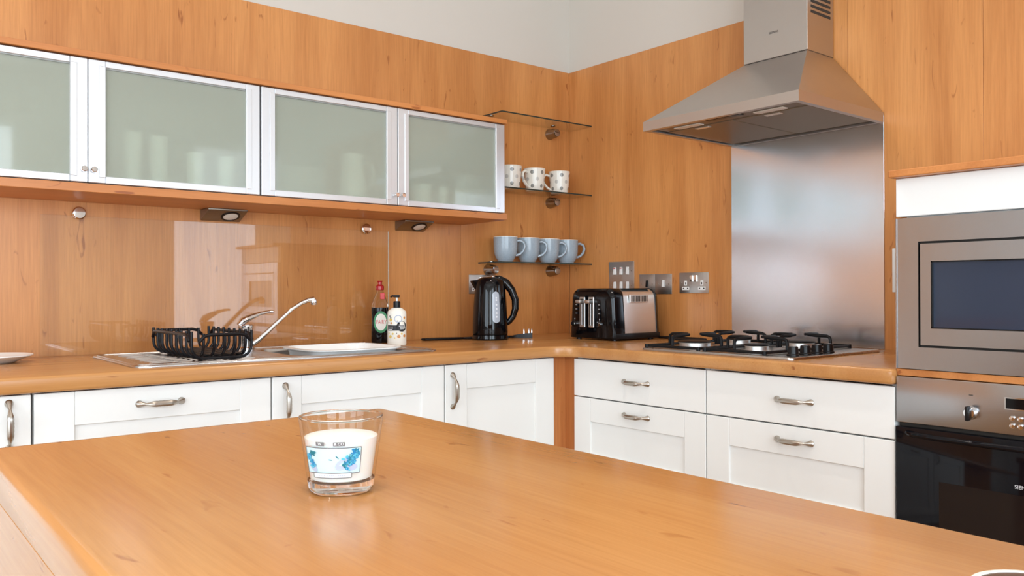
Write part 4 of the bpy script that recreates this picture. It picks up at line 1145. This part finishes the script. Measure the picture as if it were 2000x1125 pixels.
link('glass', MB().lathe([(gr_(0.0125), 0.0125), (R1, Hh - 0.0012), (R1 - 0.0008, Hh), (R1 - 0.0018, Hh), (R1 - 0.0026, Hh - 0.0012), (gr_(0.0125) - 0.0030, 0.0125)], 64, closed=True), 'tumbler_glass', cn, local=True)
link('glass_base', MB().lathe([(0, 0.0004), (R0 - 0.003, 0.0004), (R0, 0.003), (gr_(0.0124), 0.0124), (gr_(0.0124) - 0.004, 0.0124), (0, 0.0112)], 64), 'clear_glass', cn, local=True)
link('rim', MB().tube([((R1 - 0.0013) * math.cos(2 * PI * i / 48), (R1 - 0.0013) * math.sin(2 * PI * i / 48), Hh) for i in range(48)], 0.0012, 8, closed=True), 'clear_glass', cn, local=True)
link('wax', MB().lathe([(0, 0.0120), (gr_(0.013) - 0.0068, 0.0127), (gr_(0.0145) - 0.0034, 0.0145), (gr_(0.056) - 0.0031, 0.0555), (gr_(0.057) - 0.005, 0.0565), (0.012, 0.0555), (0, 0.0553)], 64), 'candle_wax', cn, local=True)


def lab_fn(eps):
    def fn(u, v):
        r = gr_(v) + eps; a = -PI / 2 - 0.06 + u / 0.037
        return (r * math.cos(a), r * math.sin(a), v)
    return fn


g0, g1, g2, g3, g4 = lab_fn(0.0002), lab_fn(0.0004), lab_fn(0.0006), lab_fn(0.0010), lab_fn(0.0014)
LU0, LU1, LV0, LV1 = -0.0285, 0.0290, 0.0240, 0.0495
lbl = link('label', patch(MB(), LU0, LU1, LV0, LV1, g1, 24), 'print_sky', cn, local=True, recalc=False)
fr_ = MB(); tn = 0.00038
for u0, u1, v0, v1 in ((LU0, LU1, LV1 - tn, LV1 + tn), (LU0, LU1, LV0 - tn, LV0 + tn), (LU0 - tn, LU0 + tn, LV0, LV1), (LU1 - tn, LU1 + tn, LV0, LV1)): patch(fr_, u0, u1, v0, v1, g2, 20)
link('picture_frame', fr_, 'print_grey', lbl, local=True, recalc=False)
swm = MB()
for u, v, r, q, ro in ((0.012, 0.0340, 0.009, 0.55, 0.6), (0.020, 0.0295, 0.006, 0.5, 0.2), (-0.020, 0.0300, 0.006, 0.5, -0.7)): disc(swm, u, v, r, g3, 16, q, ro)
link('soft_petals', swm, 'print_lilac', lbl, local=True, recalc=False)
rnd = random.Random(3)
for nm, mt_, cl in (('blue_flower', 'print_blue', 60), ('teal_flower', 'print_teal', 45), ('cyan_flower', 'print_cyan', 50)):
    fm = MB()
    for i in range(cl):
        if i % 5 < 2:
            t_ = rnd.random(); u = -0.0255 + 0.0075 * t_ + rnd.gauss(0, 0.0013); v = 0.0410 - 0.010 * t_ + rnd.gauss(0, 0.0017)
            if nm == 'teal_flower': u, v = -0.0185 + rnd.gauss(0, 0.0015), 0.0435 + rnd.gauss(0, 0.0015)
        else:
            t_ = rnd.random(); u = 0.0245 - 0.0085 * t_ + rnd.gauss(0, 0.0022); v = 0.0460 - 0.014 * t_ + rnd.gauss(0, 0.0019)
        u = min(max(u, LU0 + 0.002), LU1 - 0.002); v = min(max(v, LV0 + 0.002), LV1 - 0.0018)
        disc(fm, u, v, rnd.uniform(0.0010, 0.0020), g4, 6, rnd.uniform(0.5, 0.9), rnd.uniform(0, 3))
    tag(link(nm, fm, mt_, lbl, local=True, recalc=False), kind='stuff')
lf = MB()
for u, v, ro in ((0.0060, 0.0405, -0.8), (-0.0005, 0.0380, -0.1)): disc(lf, u, v, 0.0022, g3, 8, 0.22, ro)
link('sprig', lf, 'print_teal', lbl, local=True, recalc=False)
bn = link('banner', patch(MB(), -0.0195, 0.0200, 0.0198, 0.0246, g3, 16), 'ceramic_white', lbl, local=True, recalc=False)
fr_ = MB()
for u0, u1, v0, v1 in ((-0.0195, 0.0200, 0.0246 - tn, 0.0246 + tn), (-0.0195, 0.0200, 0.0198 - tn, 0.0198 + tn), (-0.0195 - tn, -0.0195 + tn, 0.0198, 0.0246), (0.0200 - tn, 0.0200 + tn, 0.0198, 0.0246)): patch(fr_, u0, u1, v0, v1, g4, 14)
link('banner_frame', fr_, 'print_grey', lbl, local=True, recalc=False)
fr_ = MB()
for i in range(15):
    if i in (4, 9, 10): continue
    u = -0.0130 + i * 0.0018; patch(fr_, u, u + 0.0011, 0.0217, 0.0227, g4, 2)
link('banner_lettering', fr_, 'print_lilac', lbl, local=True, recalc=False)
bar = MB()
patch(bar, -0.0145, -0.0060, 0.0516, 0.0554, g1, 6); patch(bar, 0.0025, 0.0132, 0.0516, 0.0554, g1, 6)
link('brand_bar', bar, 'print_grey', lbl, local=True, recalc=False)
link('brand_letters', text_mb('W', 0.0036, lambda u, v: g2(-0.0105 + u, 0.0535 + v)), 'ceramic_white', lbl, local=True, recalc=False)
link('brand_letters', text_mb('& CO', 0.0036, lambda u, v: g2(0.0078 + u, 0.0535 + v)), 'ceramic_white', lbl, local=True, recalc=False)

# ================================================================== CEILING DOWNLIGHTS
k = 0
for x in (-4.2, -2.65, -1.1):
    for y in (-3.9, -2.5, -1.1):
        t = thing('downlight', 'small round recessed ceiling downlight', 'light', (x, y, CEIL - 0.004), group='ceiling downlights')
        link('ring', MB().lathe([(0.036, CEIL - 0.0002), (0.046, CEIL - 0.0002), (0.046, CEIL - 0.004), (0.036, CEIL - 0.004)], 24, (x, y, 0), closed=True), 'chrome', t)
        link('lamp', MB().lathe([(0.0355, CEIL - 0.0002), (0.0355, CEIL - 0.0025), (0, CEIL - 0.0025)], 24, (x, y, 0)), 'downlight_glow', t)
        lt = bpy.data.lights.new('downlight_beam', 'SPOT'); lt.energy = 26; lt.color = (1.0, 0.93, 0.84); lt.spot_size = 1.9; lt.spot_blend = 0.8; lt.shadow_soft_size = 0.035
        lo_ = bpy.data.objects.new('downlight_beam', lt); COL.objects.link(lo_); lo_.location = (x, y, CEIL - 0.012)
